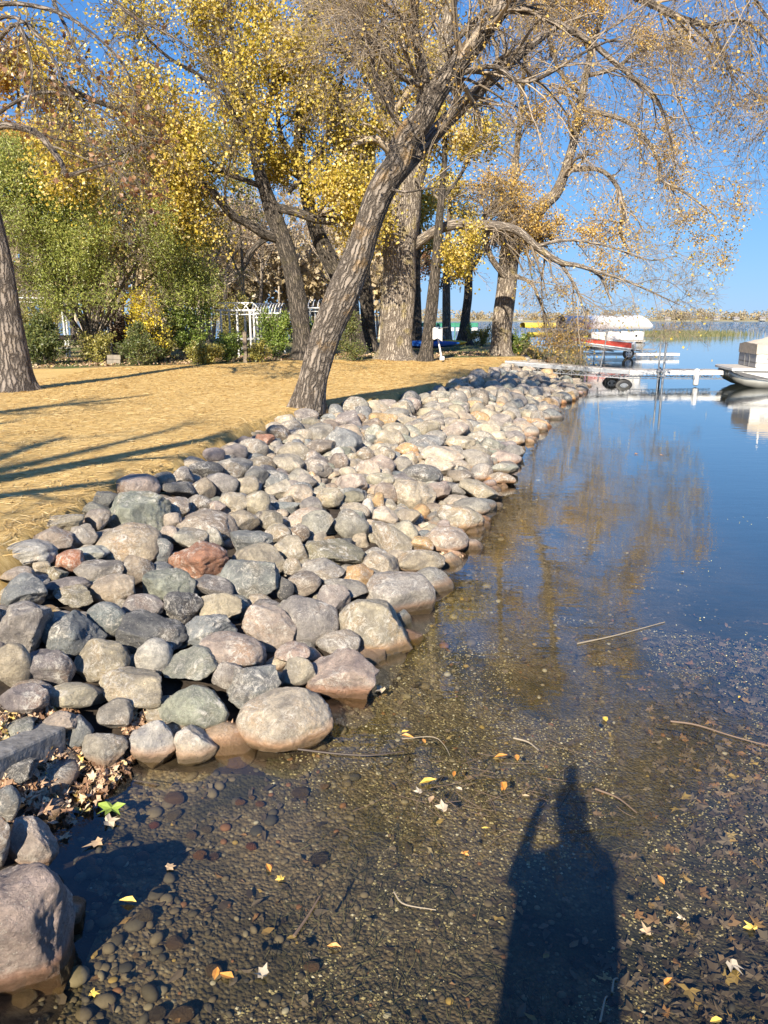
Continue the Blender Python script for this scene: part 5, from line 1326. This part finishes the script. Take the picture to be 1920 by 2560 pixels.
# white pole with cloth
a = PY(1105, 900, 27.6); b = PY(1086, 800, 28.4); rt = empty("white_pole", a, label="white pole leaning beside the slim trunk with a white cloth hung on it", cat="pole")
MB().tube([(0, 0, 0), tuple(b - a)], [.035, .02], 10).build("pole", M_WHITE, rt, smooth=True)
MB().box((0, 0, .06), (.17, .14, .14)).build("foot", M_WHITE, rt, bevel=.02); c1 = (b - a) * .72
MB().tube([c1 + np.array([-.3, 0, .02]), c1 + np.array([.42, 0, .14])], .014, 8).build("cross_stick", M_BLK, rt)
m_ = MB(); V = [(c1[0] - .18 + .36 * (i / 7), -.03 + .04 * math.sin(i * 2), c1[2] + .10 - j * .085 + .04 * math.sin(i + j) - .05 * (i / 7) * j * .4) for i in range(8) for j in range(5)]
m_.add(V, [(i * 5 + j, (i + 1) * 5 + j, (i + 1) * 5 + j + 1, i * 5 + j + 1) for i in range(7) for j in range(4)]); m_.build("cloth", M_WHITE, rt, smooth=True)
# metal canopy frames in the yard
def frame(label, u0, u1, v_top, v_rail, v_bot, Y, dep, nrib, posts, group=None, ribs2=False):
    a = PY(u0, v_rail, Y); b = PY(u1, v_rail, Y); zt = float(PY(u0, v_top, Y)[2]); L = b[0] - a[0]; zr = a[2]; z0 = float(H(a[:1], a[1:2])[0])
    rt = empty("canopy_frame", (a[0], Y, z0), label=label, cat="boat canopy frame", group=group); zr -= z0; zt -= z0
    for y in (0, dep): MB().tube([(0, y, zr), (L, y, zr)], .035, 8).build("rail", M_WHITE, rt)
    for y in (0, dep): MB().tube([(0.02, y, zr - .15), (L, y, zr - .15)], .02, 6).build("lower_rail", M_WHITE, rt)
    for i in range(nrib):
        x = L * (i + .5) / nrib if not ribs2 else L * i / (nrib - 1)
        if ribs2: pts = [(x, dep * t, zr + (zt - zr) * math.sin(math.pi * t) ** .7) for t in np.linspace(0, 1, 9)]
        else: pts = [(x + (t - .5) * L / nrib * 1.6, 0 + .02 * (i % 2), zr + (zt - zr) * math.sin(math.pi * t) ** .8) for t in np.linspace(0, 1, 9)]
        MB().tube(pts, .022, 6).build("rib", M_WHITE, rt, smooth=True)
    if not ribs2: MB().tube([(0.1, 0, zt), (L - .1, 0, zt)], .022, 6).build("top_tube", M_WHITE, rt)
    for up in posts:
        x = (up - u0) / (u1 - u0) * L
        for y in (0, dep): MB().tube([(x, y, 0), (x, y, zr)], .04, 8).build("post", M_WHITE, rt)
    for z in (.35, .7): MB().bar((0, 0, z), (L, 0, z), .05, .07).build("cross_bar", M_ALU, rt)
frame("white metal canopy frame with arched truss behind the fence post", 540, 640, 757, 776, 868, 28.9, 1.6, 4, (551, 592, 624, 634))
frame("white canopy frame with a row of close bent ribs, right of the arched one", 628, 700, 757, 784, 864, 29.8, 2.4, 11, (634, 690), ribs2=True)
frame("partly hidden canopy frame left of the dark leafy bush", 432, 470, 755, 770, 860, 32, 1.8, 2, (455,))
frame("large pale canopy frame behind the willow at far left", 36, 165, 722, 745, 862, 29.6, 2.4, 8, (152, 160), ribs2=True)
frame("pale canopy frame seen between the maple trunk and the leaning trunk", 770, 830, 748, 770, 850, 35, 2.6, 6, (775, 825), ribs2=True)
# wooden rail fence
M_WOOD = simple("weathered_wood", (.20, .16, .12), .9, var=.35, scale=20, bump=.4); M_PALEW = simple("pale_lumber", (.50, .42, .28), .8, var=.15)
M_DKW = simple("dark_wood", (.05, .038, .03), .9, var=.3, scale=15)
a = PY(55, 845, 28.5); b = PY(430, 843, 29.5); rt = empty("rail_fence", (a[0], a[1], float(H(a[:1], a[1:2])[0])), label="low dark wooden rail fence running behind the willow", cat="fence"); o = np.array(rt.location)
n_ = 5
for i in range(n_): 
    q0 = a + (b - a) * i / n_ - o; q1 = a + (b - a) * (i + 1) / n_ - o
    MB().bar(q0, q1 - (q1 - q0) * .01, .05, .19).build("rail", M_DKW, rt); MB().bar(q0 - [0, 0, .32], q1 - [0, 0, .32], .05, .07).build("lower_rail", M_PALEW, rt)
    MB().bar(q0 * [1, 1, 0] - [0, 0, .1], q0 + [0, 0, .12], .12).build("post", M_WOOD, rt)
p = PY(612, 870, 26.3); z = float(H(p[:1], p[1:2])[0]); MB().bar((0, 0, -.1), (.02, 0, 1.05), .13, .13).build("fence_post", M_WOOD, loc=(p[0], p[1], z), bevel=.01, label="single weathered wooden fence post in front of the metal frames", cat="fence post")
for i, (dz, lb) in enumerate([(0, "lower one of two grey landscape timbers stacked behind the straw"), (.155, "upper one of two grey landscape timbers stacked behind the straw")]):
    p = PY(287, 896, 25.6); z = float(H(p[:1], p[1:2])[0]); MB().box((0, 0, .075), (.46, .3, .15)).build("landscape_timber", simple("timber_grey", (.24, .21, .17), .9, var=.3), loc=(p[0] + .02 * i, p[1], z + dz), bevel=.01, label=lb, cat="timber", group="stacked landscape timbers")
p = PY(290, 852, 29.5); z = float(H(p[:1], p[1:2])[0]); rt = empty("small_boat", (p[0], p[1], z + .15), label="small upturned white boat behind the rail fence", cat="boat"); hull(rt, "hull", M_WHITE, -.6, .6, .8, .0, .42)
MB().box((0, 0, .45), (1.0, .7, .04)).build("deck", M_ALU, rt)
p = PY(128, 858, 31); z = float(H(p[:1], p[1:2])[0]); MB().tube([(0, 0, 0), (0, 0, .08), (0, 0, .62), (0, 0, .66)], [.27, .29, .29, .27], 20).build("barrel", simple("blotchy_barrel", (.45, .44, .42), .7, var=.5, scale=6), loc=(p[0], p[1], z), smooth=True, label="pale blotched barrel behind the dark fence rail", cat="barrel")
# ------------------------------------------------------------------ shallow water bed details
def water_test(X, Y):
    u = 960 + F * X / (Y * CT + (CAMZ) * ST); return ~inside(X, Y, SHORE) & (pdist(X, Y, SHORE) > .02) & (u > -60) & (u < 1990)
def pebbles(name, N, y0, y1, smin, smax, sub, stops, label, bias=1.25, tst=None, kind="stuff"):
    X = rng.uniform(-2, 7, N * 6); Y = y0 + (y1 - y0) * rng.uniform(0, 1, N * 6) ** bias
    k = water_test(X, Y)
    if tst is not None: k &= tst(X, Y)
    X, Y = X[k][:N], Y[k][:N]; N = len(X); V0, F0 = ICO[sub] if sub else (np.array([(1, 0, 0), (0, 1, 0), (-1, 0, 0), (0, -1, 0), (0, 0, 1), (0, 0, -1)], float), np.array([(0, 1, 4), (1, 2, 4), (2, 3, 4), (3, 0, 4), (1, 0, 5), (2, 1, 5), (3, 2, 5), (0, 3, 5)]))
    s = smin * (smax / smin) ** (rng.uniform(0, 1, N) ** 1.8); th = rng.uniform(0, 6.28, N); e = rng.uniform(.6, 1, N); f = rng.uniform(.35, .65, N)
    sh = 1 + .12 * rng.normal(0, 1, (N, 1, 1)) * V0[None, :, 0:1] + .1 * rng.normal(0, 1, (N, 1, 1)) * V0[None, :, 1:2]
    v = V0[None] * sh * np.stack([s, s * e, s * f], 1)[:, None]
    c_, s_ = np.cos(th)[:, None], np.sin(th)[:, None]; v = np.stack([v[..., 0] * c_ - v[..., 1] * s_, v[..., 0] * s_ + v[..., 1] * c_, v[..., 2]], -1)
    v += np.stack([X, Y, H(X, Y) + s * f * .45], 1)[:, None]
    me = mesh_np(name, v.reshape(-1, 3), (F0[None] + np.arange(N)[:, None, None] * len(V0)).reshape(-1, 3), bool(sub))
    m = NT(name); ri = m.n("NewGeometry").outputs["Random Per Island"]; pos = m.n("NewGeometry").outputs["Position"]; nz = m.noise(pos, 60, 4, .7)
    c = m.ramp(ri, stops, 'CONSTANT'); c = m.mix(m.mapr(nz.outputs[0], .3, .7, 0, .5), c, m.mix(1.0, c, (.5, .48, .42), 'MULTIPLY')); m.bsdf(c, .8)
    me.materials.append(m.m); return link(name, me, kind=kind, label=label, cat="pebbles")
ST1 = [(0, (.10, .085, .06)), (.25, (.16, .13, .09)), (.45, (.12, .105, .08)), (.62, (.20, .165, .115)), (.76, (.07, .065, .055)), (.85, (.28, .24, .17)), (.92, (.24, .12, .06)), (.955, (.45, .42, .35)), (.98, (.38, .27, .09))]
ST2 = [(0, (.38, .33, .18)), (.3, (.22, .19, .12)), (.6, (.50, .44, .26)), (.88, (.68, .64, .52))]
patch = lambda X, Y: (np.sin(X * 2.1 + 1) + np.sin(Y * 1.7 + X) + .8 * np.sin(X * 5 - Y * 4)) > -.3
patch2 = lambda X, Y: (pdist(X, Y, SHORE) + .5 * np.sin(X * 3 + Y) + rng.normal(0, .5, X.shape) < 1.7)
pebbles("bed_pebbles", 4200, 1.9, 10, .006, .024, 1, ST1, "grey, tan and rust pebbles scattered over the shallow lake bed", 1.5, patch2)
pebbles("bed_grit", 13000, 1.9, 6.5, .004, .012, 0, ST2, "tiny pale yellow pebbles and seeds over the lake bed", 1.1, patch)
pebbles("edge_pebbles", 1500, 2.0, 22, .015, .05, 1, ST1, "pebbles lying along the foot of the boulders", 1.6, lambda X, Y: pdist(X, Y, SHORE) < .45)
# larger pebbles one by one
BP_ = [(575, 1750 + 50, 0)] and [(758, 1795, 36, "N", "mossy green-topped pebble right of the cream dome boulder"), (781, 1764, 20, "W", "white pebble beside the mossy green-topped pebble"), (925, 1740, 28, "N", "greenish cobble off the salmon-pink boulder"),
       (957, 1706, 26, "B", "blue-grey flat pebble at the foot of the salmon-pink boulder"), (882, 1831, 18, "W", "pale round pebble in the shallows, left one of a close pair"), (914, 1834, 22, "W", "pale oval pebble in the shallows, right one of a close pair"),
       (735, 1919, 26, "D", "dark round pebble left of the pale forked stone"), (812, 1968, 24, "T", "tan bean-shaped pebble below the dark stick"), (750, 1985, 44, "L", "dark olive cobble below the cream dome boulder"),
       (600, 2008, 28, "O", "orange-yellow round pebble near the left pebble bed"), (650, 2012, 24, "O", "orange pebble right of the yellow round one"), (630, 1995, 18, "T", "small tan pebble between two orange ones"),
       (436, 2000, 52, "T", "pinkish-tan angular stone in the shallows by the green leaf"), (436, 2040, 40, "N", "grey-green oval pebble below the angular pinkish stone"), (382, 1965, 22, "C", "cream pebble near the shore leaves"),
       (385, 2065, 30, "R", "orange-red pebble left of the grey-green oval one"), (628, 2120, 30, "R", "round orange-red pebble in the middle of the pebble bed"), (356, 2145, 38, "U", "round brownish pebble right of two flat grey ones"),
       (215, 2165, 56, "G", "large flat grey cobble beside the nearest corner boulder, upper one"), (228, 2185, 50, "N", "greenish flat cobble just below the large flat grey one"), (278, 2192, 34, "T", "tan pebble right of the greenish flat cobble"),
       (358, 2298, 54, "N", "greenish dark cobble in the bottom left water"), (438, 2360, 48, "G", "speckled pale elongated pebble in the bottom left"), (298, 2230, 38, "G", "grey oval pebble above the yellow folded leaf"),
       (146, 2470, 50, "T", "tan flat stone near the bottom left corner"), (60, 2500, 66, "G", "dark grey cobble in the bottom left corner"), (85, 2528, 20, "W", "white pebble in the bottom left corner"),
       (456, 2540, 60, "G", "broad brownish cobble at the bottom edge"), (392, 2540, 46, "B", "dark blue-grey cobble left of the broad one at the bottom"), (535, 2430, 46, "G", "brownish cobble above the bottom edge with two brown leaves"),
       (798, 2150, 48, "D", "dark angular cobble in the middle of the water"), (780, 2420, 40, "P", "mottled pinkish flat stone in the dark lower water"), (340, 2390, 20, "W", "small white pebble cluster member, bottom left"),
       (516, 2075, 30, "N", "grey-green pebble left of the tan bed"), (478, 2090, 30, "G", "greyish round pebble near the grey-green one"), (500, 2140, 36, "O", "yellow-tan elongated pebble in the pebble bed"),
       (533, 2145, 30, "K", "round reddish-brown pebble right of the yellow-tan one"), (1165, 1500, 22, "W", "pale flat pebble under water right of the triangular boulder"), (1297, 1545, 20, "W", "bright oval pebble under water in the tree's reflection")]
for i, (u, v, w_, k_, lb) in enumerate(BP_):
    p = P(u, v, 0)
    for _ in range(4): p = P(u, v, float(H(p[:1], p[1:2])[0]) + .01)
    s = w_ * pxs(p) / 2; rr = np.random.default_rng(500 + i)
    me = mesh_np("pebble", rock_verts(rr, 3, .2) * np.array([s, s * .75, s * .5]), ICO[3][1], True); me.materials.append(M_ROCK)
    o = link("pebble", me, loc=p + [0, 0, s * .2], label=lb, cat="pebble", group="larger pebbles on the lake bed"); o.rotation_euler = (0, 0, rr.uniform(-.5, .5)); o.color = obj_color(k_, rr)
# sunken leaves
M_SUNK = litter_mat("sunken_leaves", [(0, (.035, .028, .020)), (.35, (.085, .063, .045)), (.6, (.13, .10, .075)), (.8, (.19, .155, .12)), (.92, (.26, .14, .06)), (.985, (.36, .26, .09)), (1, (.42, .38, .3))])
def scat(N, y0, y1, tst, bias=1.2):
    X = rng.uniform(-2, 9, N * 8); Y = y0 + (y1 - y0) * rng.uniform(0, 1, N * 8) ** bias; k = water_test(X, Y) & tst(X, Y); return X[k][:N], Y[k][:N]
X, Y = scat(2600, 1.9, 6.5, lambda X, Y: (X - .40 * Y > .25 + rng.normal(0, .35, X.shape)) & (pdist(X, Y, SHORE) < 4.2 - rng.exponential(.8, X.shape))); flat_leaves("sunken_leaves", X, Y, H(X, Y) + rng.uniform(.005, .04, len(X)), rng.uniform(.05, .11, len(X)), M_SUNK, "mat of sunken maple leaves on the bed at lower right", "leaves", .25, True)
X, Y = scat(900, 1.9, 7, lambda X, Y: X > -9); flat_leaves("sunken_small_leaves", X, Y, H(X, Y) + rng.uniform(.005, .03, len(X)), rng.uniform(.03, .08, len(X)), M_SUNK, "small brown leaves sunk among the pebbles", "leaves", .25)
M_SEED = litter_mat("floating_specks", [(0, (.55, .50, .20)), (.5, (.70, .64, .30)), (1, (.75, .72, .55))])
X, Y = scat(420, 2.0, 9, lambda X, Y: (X - .42 * Y > .0) & (np.sin(X * 3) + np.sin(Y * 2.4 + X) > .2)); flat_leaves("floating_specks", X, Y, 0 * X + .004, rng.uniform(.010, .022, len(X)), M_SEED, "pale yellow specks floating on the water at right", "specks", .05)
# grass-like weed filaments
X, Y = scat(2600, 1.9, 4.2, lambda X, Y: (X > -.5) & (X < 1.5) & (np.sin(X * 4 + 1) + np.sin(Y * 3 + X * 2) > -.2))
M_WEED = litter_mat("lake_weed", [(0, (.02, .022, .01)), (.6, (.07, .07, .03)), (1, (.20, .18, .09))])
blades(len(X), X, Y, rng.uniform(.04, .14, len(X)), rng.uniform(.002, .004, len(X)), .5, "lake_weed", M_WEED)
# leaf heap at the left shore
X = []; Y = []; Z = []
for i in range(800):
    u, v = (random.uniform(0, 320), random.gauss(1935, 62)) if i % 3 else (random.uniform(0, 200), random.gauss(1810, 40))
    if 1770 < v < 2060 and u < 330 - abs(v - 1940) * .9:
        p = onsurf(u, v, .05); X.append(p[0]); Y.append(p[1]); Z.append(max(p[2], .01) + random.uniform(-.02, .04))
X, Y, Z = map(np.array, (X, Y, Z)); flat_leaves("dry_leaf_heap", X, Y, Z, rng.uniform(.05, .10, len(X)), M_LIT, "heap of dry brown leaves caught at the left shore", "leaves", 1.0, True)
X = []; Y = []; Z = []
for i in range(160):
    u, v = random.choice([(random.gauss(340, 30), random.gauss(1800, 22)), (random.gauss(545, 14), random.gauss(1805, 22)), (random.gauss(310, 14), random.gauss(1850, 40)), (random.gauss(1130, 12), random.gauss(1385, 6))]); p = onsurf(u, v, .06); X.append(p[0]); Y.append(p[1]); Z.append(p[2])
X, Y, Z = map(np.array, (X, Y, Z)); flat_leaves("wedged_leaves", X, Y, Z, rng.uniform(.05, .09, len(X)), M_LIT, "brown leaves wedged between the lowest boulders", "leaves", 1.0, True)
# floating and single leaves
LC = dict(o=(.62, .28, .06), y=(.72, .50, .10), p=(.48, .39, .27), g=(.24, .33, .05), l=(.38, .34, .12), t=(.48, .34, .2), w=(.42, .36, .27))
M_LEAFS = {k: simple("leaf_colour_" + {"o": "orange", "y": "yellow", "p": "pale", "g": "green", "l": "olive", "t": "tan", "w": "whitish"}[k], c, .5, var=.25, scale=30) for k, c in LC.items()}
for i, (u, v, w_, c_, lob, lb) in enumerate([
    (1253, 1892, 34, "o", 0, "orange oval leaf floating, left one of the upper pair"), (1292, 1894, 30, "o", 0, "orange oval leaf floating, right one of the upper pair"), (1258, 1966, 40, "o", 0, "broad orange leaf floating below the pair of oval leaves"),
    (1512, 1799, 26, "y", 0, "narrow yellow leaf floating beyond the orange pair"), (1135, 1936, 26, "o", 0, "small orange leaf at the left rim of the dark reflection"), (1147, 1974, 24, "p", 0, "pale leaf just below the small orange leaf"),
    (1705, 1430, 14, "w", 1, "small white leaf floating on blue water at right"), (1848, 1744, 14, "y", 0, "small pale yellow leaf near the right edge"), (1012, 1830, 22, "y", 0, "pale yellow leaf at the end of a floating stem"),
    (1017, 1842, 34, "o", 0, "narrow orange leaf on the floating stem"), (1060, 1853, 22, "o", 0, "orange curled leaf right of the stem pair"), (1070, 1956, 44, "y", 0, "large yellow oval leaf among twigs"),
    (1048, 1982, 38, "w", 1, "whitish torn leaf below the large yellow oval one"), (1079, 2001, 30, "t", 0, "tan curled leaf beside the whitish torn one"), (1108, 2026, 62, "p", 1, "large pale star-shaped maple leaf lying on the twigs"),
    (952, 1725, 46, "p", 1, "tan oak-like leaf on pebbles by the salmon-pink boulder"), (945, 1715, 26, "o", 0, "orange leaf touching the tan oak-like one"), (278, 2020, 92, "g", 1, "bright green maple leaf floating by the left shore"),
    (248, 1992, 40, "o", 0, "orange leaf just above the green maple leaf"), (195, 2027, 30, "l", 0, "olive leaf left of the green maple leaf"), (219, 2028, 28, "l", 0, "olive leaf touching the green maple leaf's left side"),
    (271, 2054, 60, "p", 1, "pale oak-like leaf below the green maple leaf"), (1315, 1990, 22, "t", 0, "pinkish leaf in the dark blue reflection"), (1881, 2322, 46, "y", 1, "golden maple leaf at the right edge"),
    (1653, 2201, 34, "o", 0, "orange curled leaf over the sunken leaf mat"), (1705, 2298, 34, "p", 1, "pale maple leaf over the sunken leaf mat"), (1829, 2411, 60, "w", 1, "large whitish maple leaf at lower right"),
    (1617, 2333, 50, "t", 1, "tan lobed leaf right of the photographer's shadow"), (1668, 2457, 38, "o", 0, "orange-brown leaf at lower right"), (1790, 2552, 40, "y", 0, "yellow leaf cut by the bottom edge"),
    (320, 2255, 46, "y", 0, "yellow folded leaf in the bottom left water"), (421, 2168, 40, "t", 1, "tan maple leaf right of the corner boulder"), (231, 2483, 42, "y", 1, "small yellow maple leaf near the bottom left corner"),
    (703, 2199, 34, "y", 1, "yellow-green maple leaf on the pebble bed"), (834, 2368, 36, "o", 0, "glowing orange leaf in the dark lower water"), (1258, 1971, 20, "o", 0, "orange scrap beside the broad orange leaf"),
    (672, 2172, 36, "o", 0, "orange-brown leaf left of the yellow-green one"), (1160, 2135, 30, "o", 1, "reddish leaf above the dark lower water"), (1590, 1135, 14, "o", 1, "tiny orange leaf far out, left one of two"), (1652, 1137, 14, "o", 1, "tiny orange leaf far out, right one of two"),
    (655, 2440, 60, "w", 1, "grey-white oak-like leaf in the dark lower water"), (540, 2435, 44, "o", 0, "long brown leaf at the bottom, left one"), (568, 2440, 44, "o", 0, "long brown leaf at the bottom, right one"), (1213, 2070, 20, "y", 0, "small yellow leaf in the blue reflection"),
    (160, 2095, 46, "t", 1, "brown lobed leaf right of the pale pinkish boulder"), (246, 2105, 60, "t", 1, "red-brown oak leaf on the stones by the dark hollow")]):
    p = P(u, v, .006); s = w_ * pxs(p); out = LEAF_M if lob else LEAF_O * [1, 1.1, 1]
    th = random.uniform(0, 6.28); n_ = len(out); R = np.array([[math.cos(th), -math.sin(th)], [math.sin(th), math.cos(th)]])
    V = np.zeros((n_ + 1, 3)); V[:n_, :2] = (out[:, :2] * rng.uniform(.75, 1.2, (n_, 1)) * [1, random.uniform(.7, 1.05)]) @ R.T * s * .95; V[:n_, 2] = (out[:, 2] + .05) * s * random.uniform(.5, 2); V[n_] = (0, 0, 0)
    me = mesh_np("leaf", V, np.array([(j, (j + 1) % n_, n_) for j in range(n_)]), False)
    o = link("leaf", me, M_LEAFS[c_], loc=p, label=lb, cat="leaf", group="single fallen leaves on the water")
# sticks
M_STICK = simple("stick_bark", (.16, .11, .075), .7); M_STICKP = simple("stick_pale", (.30, .25, .18), .7); M_STICKD = simple("stick_dark", (.05, .035, .028), .6)
for pts, r_, mt, lb in [([(1443, 1609), (1540, 1588), (1662, 1555)], .006, M_STICKP, "long straight pale reed stem floating at right of centre"), ([(1676, 1803), (1740, 1812), (1830, 1840), (1925, 1866)], .007, M_STICK, "long reddish twig floating at the right edge"),
                        ([(1488, 1972), (1545, 1995), (1592, 2032)], .006, M_STICK, "short twig with a red end at the right of the dark blue reflection"), ([(745, 1873), (840, 1884), (930, 1888), (1010, 1878)], .007, M_STICKD, "thin dark stick right of the cream dome boulder"),
                        ([(1284, 1845), (1320, 1855), (1346, 1875)], .006, M_STICKP, "short pale bent stick above the orange leaf pair"), ([(1005, 1847), (1080, 1842), (1110, 1862), (1125, 1890)], .003, M_STICKP, "thin curved stem with the orange leaves on it"),
                        ([(735, 2340), (770, 2290), (800, 2240)], .007, M_STICK, "small forked brown stick on the pebble bed"), ([(1500, 2555), (1512, 2500), (1518, 2490)], .004, M_STICKP, "pale stem right of the photographer's shadow, lower one"),
                        ([(1530, 2480), (1535, 2450), (1545, 2445)], .004, M_STICKP, "pale stem right of the photographer's shadow, upper one"), ([(985, 2230), (1010, 2260), (1090, 2275)], .004, M_STICKP, "curved grass stem looped in the dark middle water"),
                        ([(335, 1950), (400, 1962)], .004, M_STICKD, "dark twig by the shore leaves")]:
    q = catmull([P(u, v, .008) for u, v in pts], 12); o_ = q[0].copy(); mb = MB(); mb.tube(q - o_, np.linspace(r_, r_ * .5, 12), 6)
    mb.build("stick", mt, smooth=True, loc=o_, label=lb, cat="stick")
TW = []
r = np.random.default_rng(8)
for i in range(70):
    u, v = r.normal(1230, 130), r.normal(1990, 60); p = P(u, v, .003); L = r.uniform(.05, .22); th = r.uniform(0, 6.28); s = np.linspace(0, 1, 5); b_ = r.normal(0, .25)
    TW.append(np.stack([p[0] + L * s * math.cos(th) - b_ * L * s * s * math.sin(th), p[1] + L * s * math.sin(th) + b_ * L * s * s * math.cos(th), 0 * s + .005], 1))
V, Q, _ = tubes_np(np.array(TW), np.full((70, 5), .0018), 3); link("floating_twigs", mesh_np("floating_twigs", V, Q, True), M_STICK, kind="stuff", label="fine brown twigs tangled on the water", cat="twigs")

# ------------------------------------------------------------------ behind the viewpoint: bare trees and the photographer
def wtree(label, pts, limbs, seed, **k):
    make_tree(label, pts, 0, [(l, 0, 0) for l in limbs], seed, M_BARK, M_TWIG, None, 0, br=(6, 4), br_len=(1.0, 2.4), tw=(3, 0), tw_len=(.5, 1.0), grav=.0, sides=14, twr=.006, keep=lambda e: (e[:, 1] < 1.2) | (np.abs(e[:, 0]) > .62 * e[:, 1] + 1.2) , trunk_from=.4, **k)
wtree("bare leaning tree left of the viewpoint, outside the picture", [(-7.2, 1.2, .7, .26), (-6.6, 1.4, 2.6, .22), (-5.9, 1.5, 4.6, .18), (-5.2, 1.4, 6.6, .12), (-4.8, 1.0, 8.4, .05)],
      [[(-6.1, 1.5, 3.6, .12), (-5.2, .6, 5.2, .09), (-4.4, -.4, 6.6, .05)], [(-5.9, 1.4, 4.4, .12), (-6.8, .8, 6.0, .09), (-7.4, .3, 7.6, .05)]], 401, group="bare trees behind the viewpoint")
wtree("bare tree behind and left of the viewpoint, outside the picture", [(-8.4, -3.6, .7, .36), (-8.2, -3.5, 3, .30), (-7.8, -3.6, 5.5, .22), (-7.6, -3.8, 9, .12), (-7.5, -3.8, 11, .05)],
      [[(-8.1, -3.5, 3.5, .16), (-7.0, -3.6, 5.2, .12), (-6.0, -3.8, 7.2, .06)], [(-8.0, -3.5, 4.0, .15), (-9.2, -3.6, 6.2, .10), (-10.2, -3.8, 8.4, .05)]], 402, group="bare trees behind the viewpoint")
wtree("bare tree farther left of the viewpoint, outside the picture", [(-11.5, 2.6, .7, .28), (-11.0, 2.8, 3.0, .24), (-10.2, 3.0, 5.5, .19), (-9.4, 2.8, 8.0, .12), (-8.9, 2.5, 10, .05)],
      [[(-10.8, 2.8, 3.8, .13), (-9.6, 2.4, 5.6, .10), (-8.6, 2.0, 7.4, .05)], [(-10.3, 3.0, 5.0, .12), (-11.4, 2.6, 7.0, .09), (-12, 2.2, 9.0, .04)]], 404, group="bare trees behind the viewpoint")
zg = float(H(np.array([0.0]), np.array([-.45]))[0])
rt = empty("person", (-.10, -.45, zg), label="person in dark jacket and trousers holding up a phone, behind the viewpoint", cat="person")
def skin(name, nodes, edges, mat, lvl=2):
    me = bpy.data.meshes.new(name); me.from_pydata([n_[0] for n_ in nodes], edges, []); o = link(name, me, mat, rt)
    sm = o.modifiers.new("skin", 'SKIN'); sm.use_smooth_shade = True
    for v_, n_ in zip(me.skin_vertices[0].data, nodes): v_.radius = n_[1] if isinstance(n_[1], tuple) else (n_[1], n_[1])
    me.skin_vertices[0].data[0].use_root = True
    su = o.modifiers.new("sub", 'SUBSURF'); su.levels = lvl; su.render_levels = lvl
ht = CAMZ - zg
N_ = [((0, 0, ht - .72), (.26, .17)), ((0, .0, ht - .50), (.25, .17)), ((0, 0, ht - .28), (.22, .14)), ((0, 0, ht - .17), .06), ((0, .03, ht - .08), .075), ((0, .05, ht + .02), (.085, .10)), ((0, .04, ht + .10), (.07, .08)),
      ((.19, 0, ht - .23), .065), ((.26, .10, ht - .42), .05), ((.13, .30, ht - .22), .035), ((.08, .36, ht - .12), .03),
      ((-.19, 0, ht - .23), .065), ((-.26, .10, ht - .42), .05), ((-.13, .30, ht - .22), .035), ((-.08, .36, ht - .12), .03),
      ((.12, 0, ht - .82), .16), ((.13, .02, (ht - .82) * .52), .11), ((.14, 0, .09), .045), ((.15, .13, .03), .04),
      ((-.12, 0, ht - .82), .16), ((-.13, .02, (ht - .82) * .52), .11), ((-.14, 0, .09), .045), ((-.15, .13, .03), .04)]
E_ = [(0, 1), (1, 2), (2, 3), (3, 4), (4, 5), (5, 6), (2, 7), (7, 8), (8, 9), (9, 10), (2, 11), (11, 12), (12, 13), (13, 14), (0, 15), (15, 16), (16, 17), (17, 18), (0, 19), (19, 20), (20, 21), (21, 22)]
skin("body", N_, E_, simple("dark_clothing", (.05, .06, .09), .9))
hd = MB(); V0, F0 = ICO[2]; hd.add(V0 * [.10, .115, .12] + [0, .03, ht + .06], [tuple(f) for f in F0]); hd.build("cap", simple("dark_cap", (.03, .03, .035), .9), rt, smooth=True)
for s_ in (-1, 1):
    for k_ in range(5):
        x0 = s_ * (.085 - .006 * k_); z0_ = ht - .13 + .018 * k_ * (k_ < 4) - (.02 if k_ == 4 else 0)
        MB().tube([(x0, .36, z0_), (x0 - s_ * .008, .395, z0_ + .004), (x0 - s_ * .03, .412, z0_ + .006)], [.010, .009, .007], 6).build("finger", simple("skin_tone", (.50, .32, .24), .6) if (s_ == -1 and k_ == 0) else bpy.data.materials["skin_tone"], rt, smooth=True)
MB().box((0, -.035, CAMZ), (.075, .010, .155)).build("phone", M_BLK, bevel=.003, label="black phone held upright by the person behind the viewpoint", cat="phone")
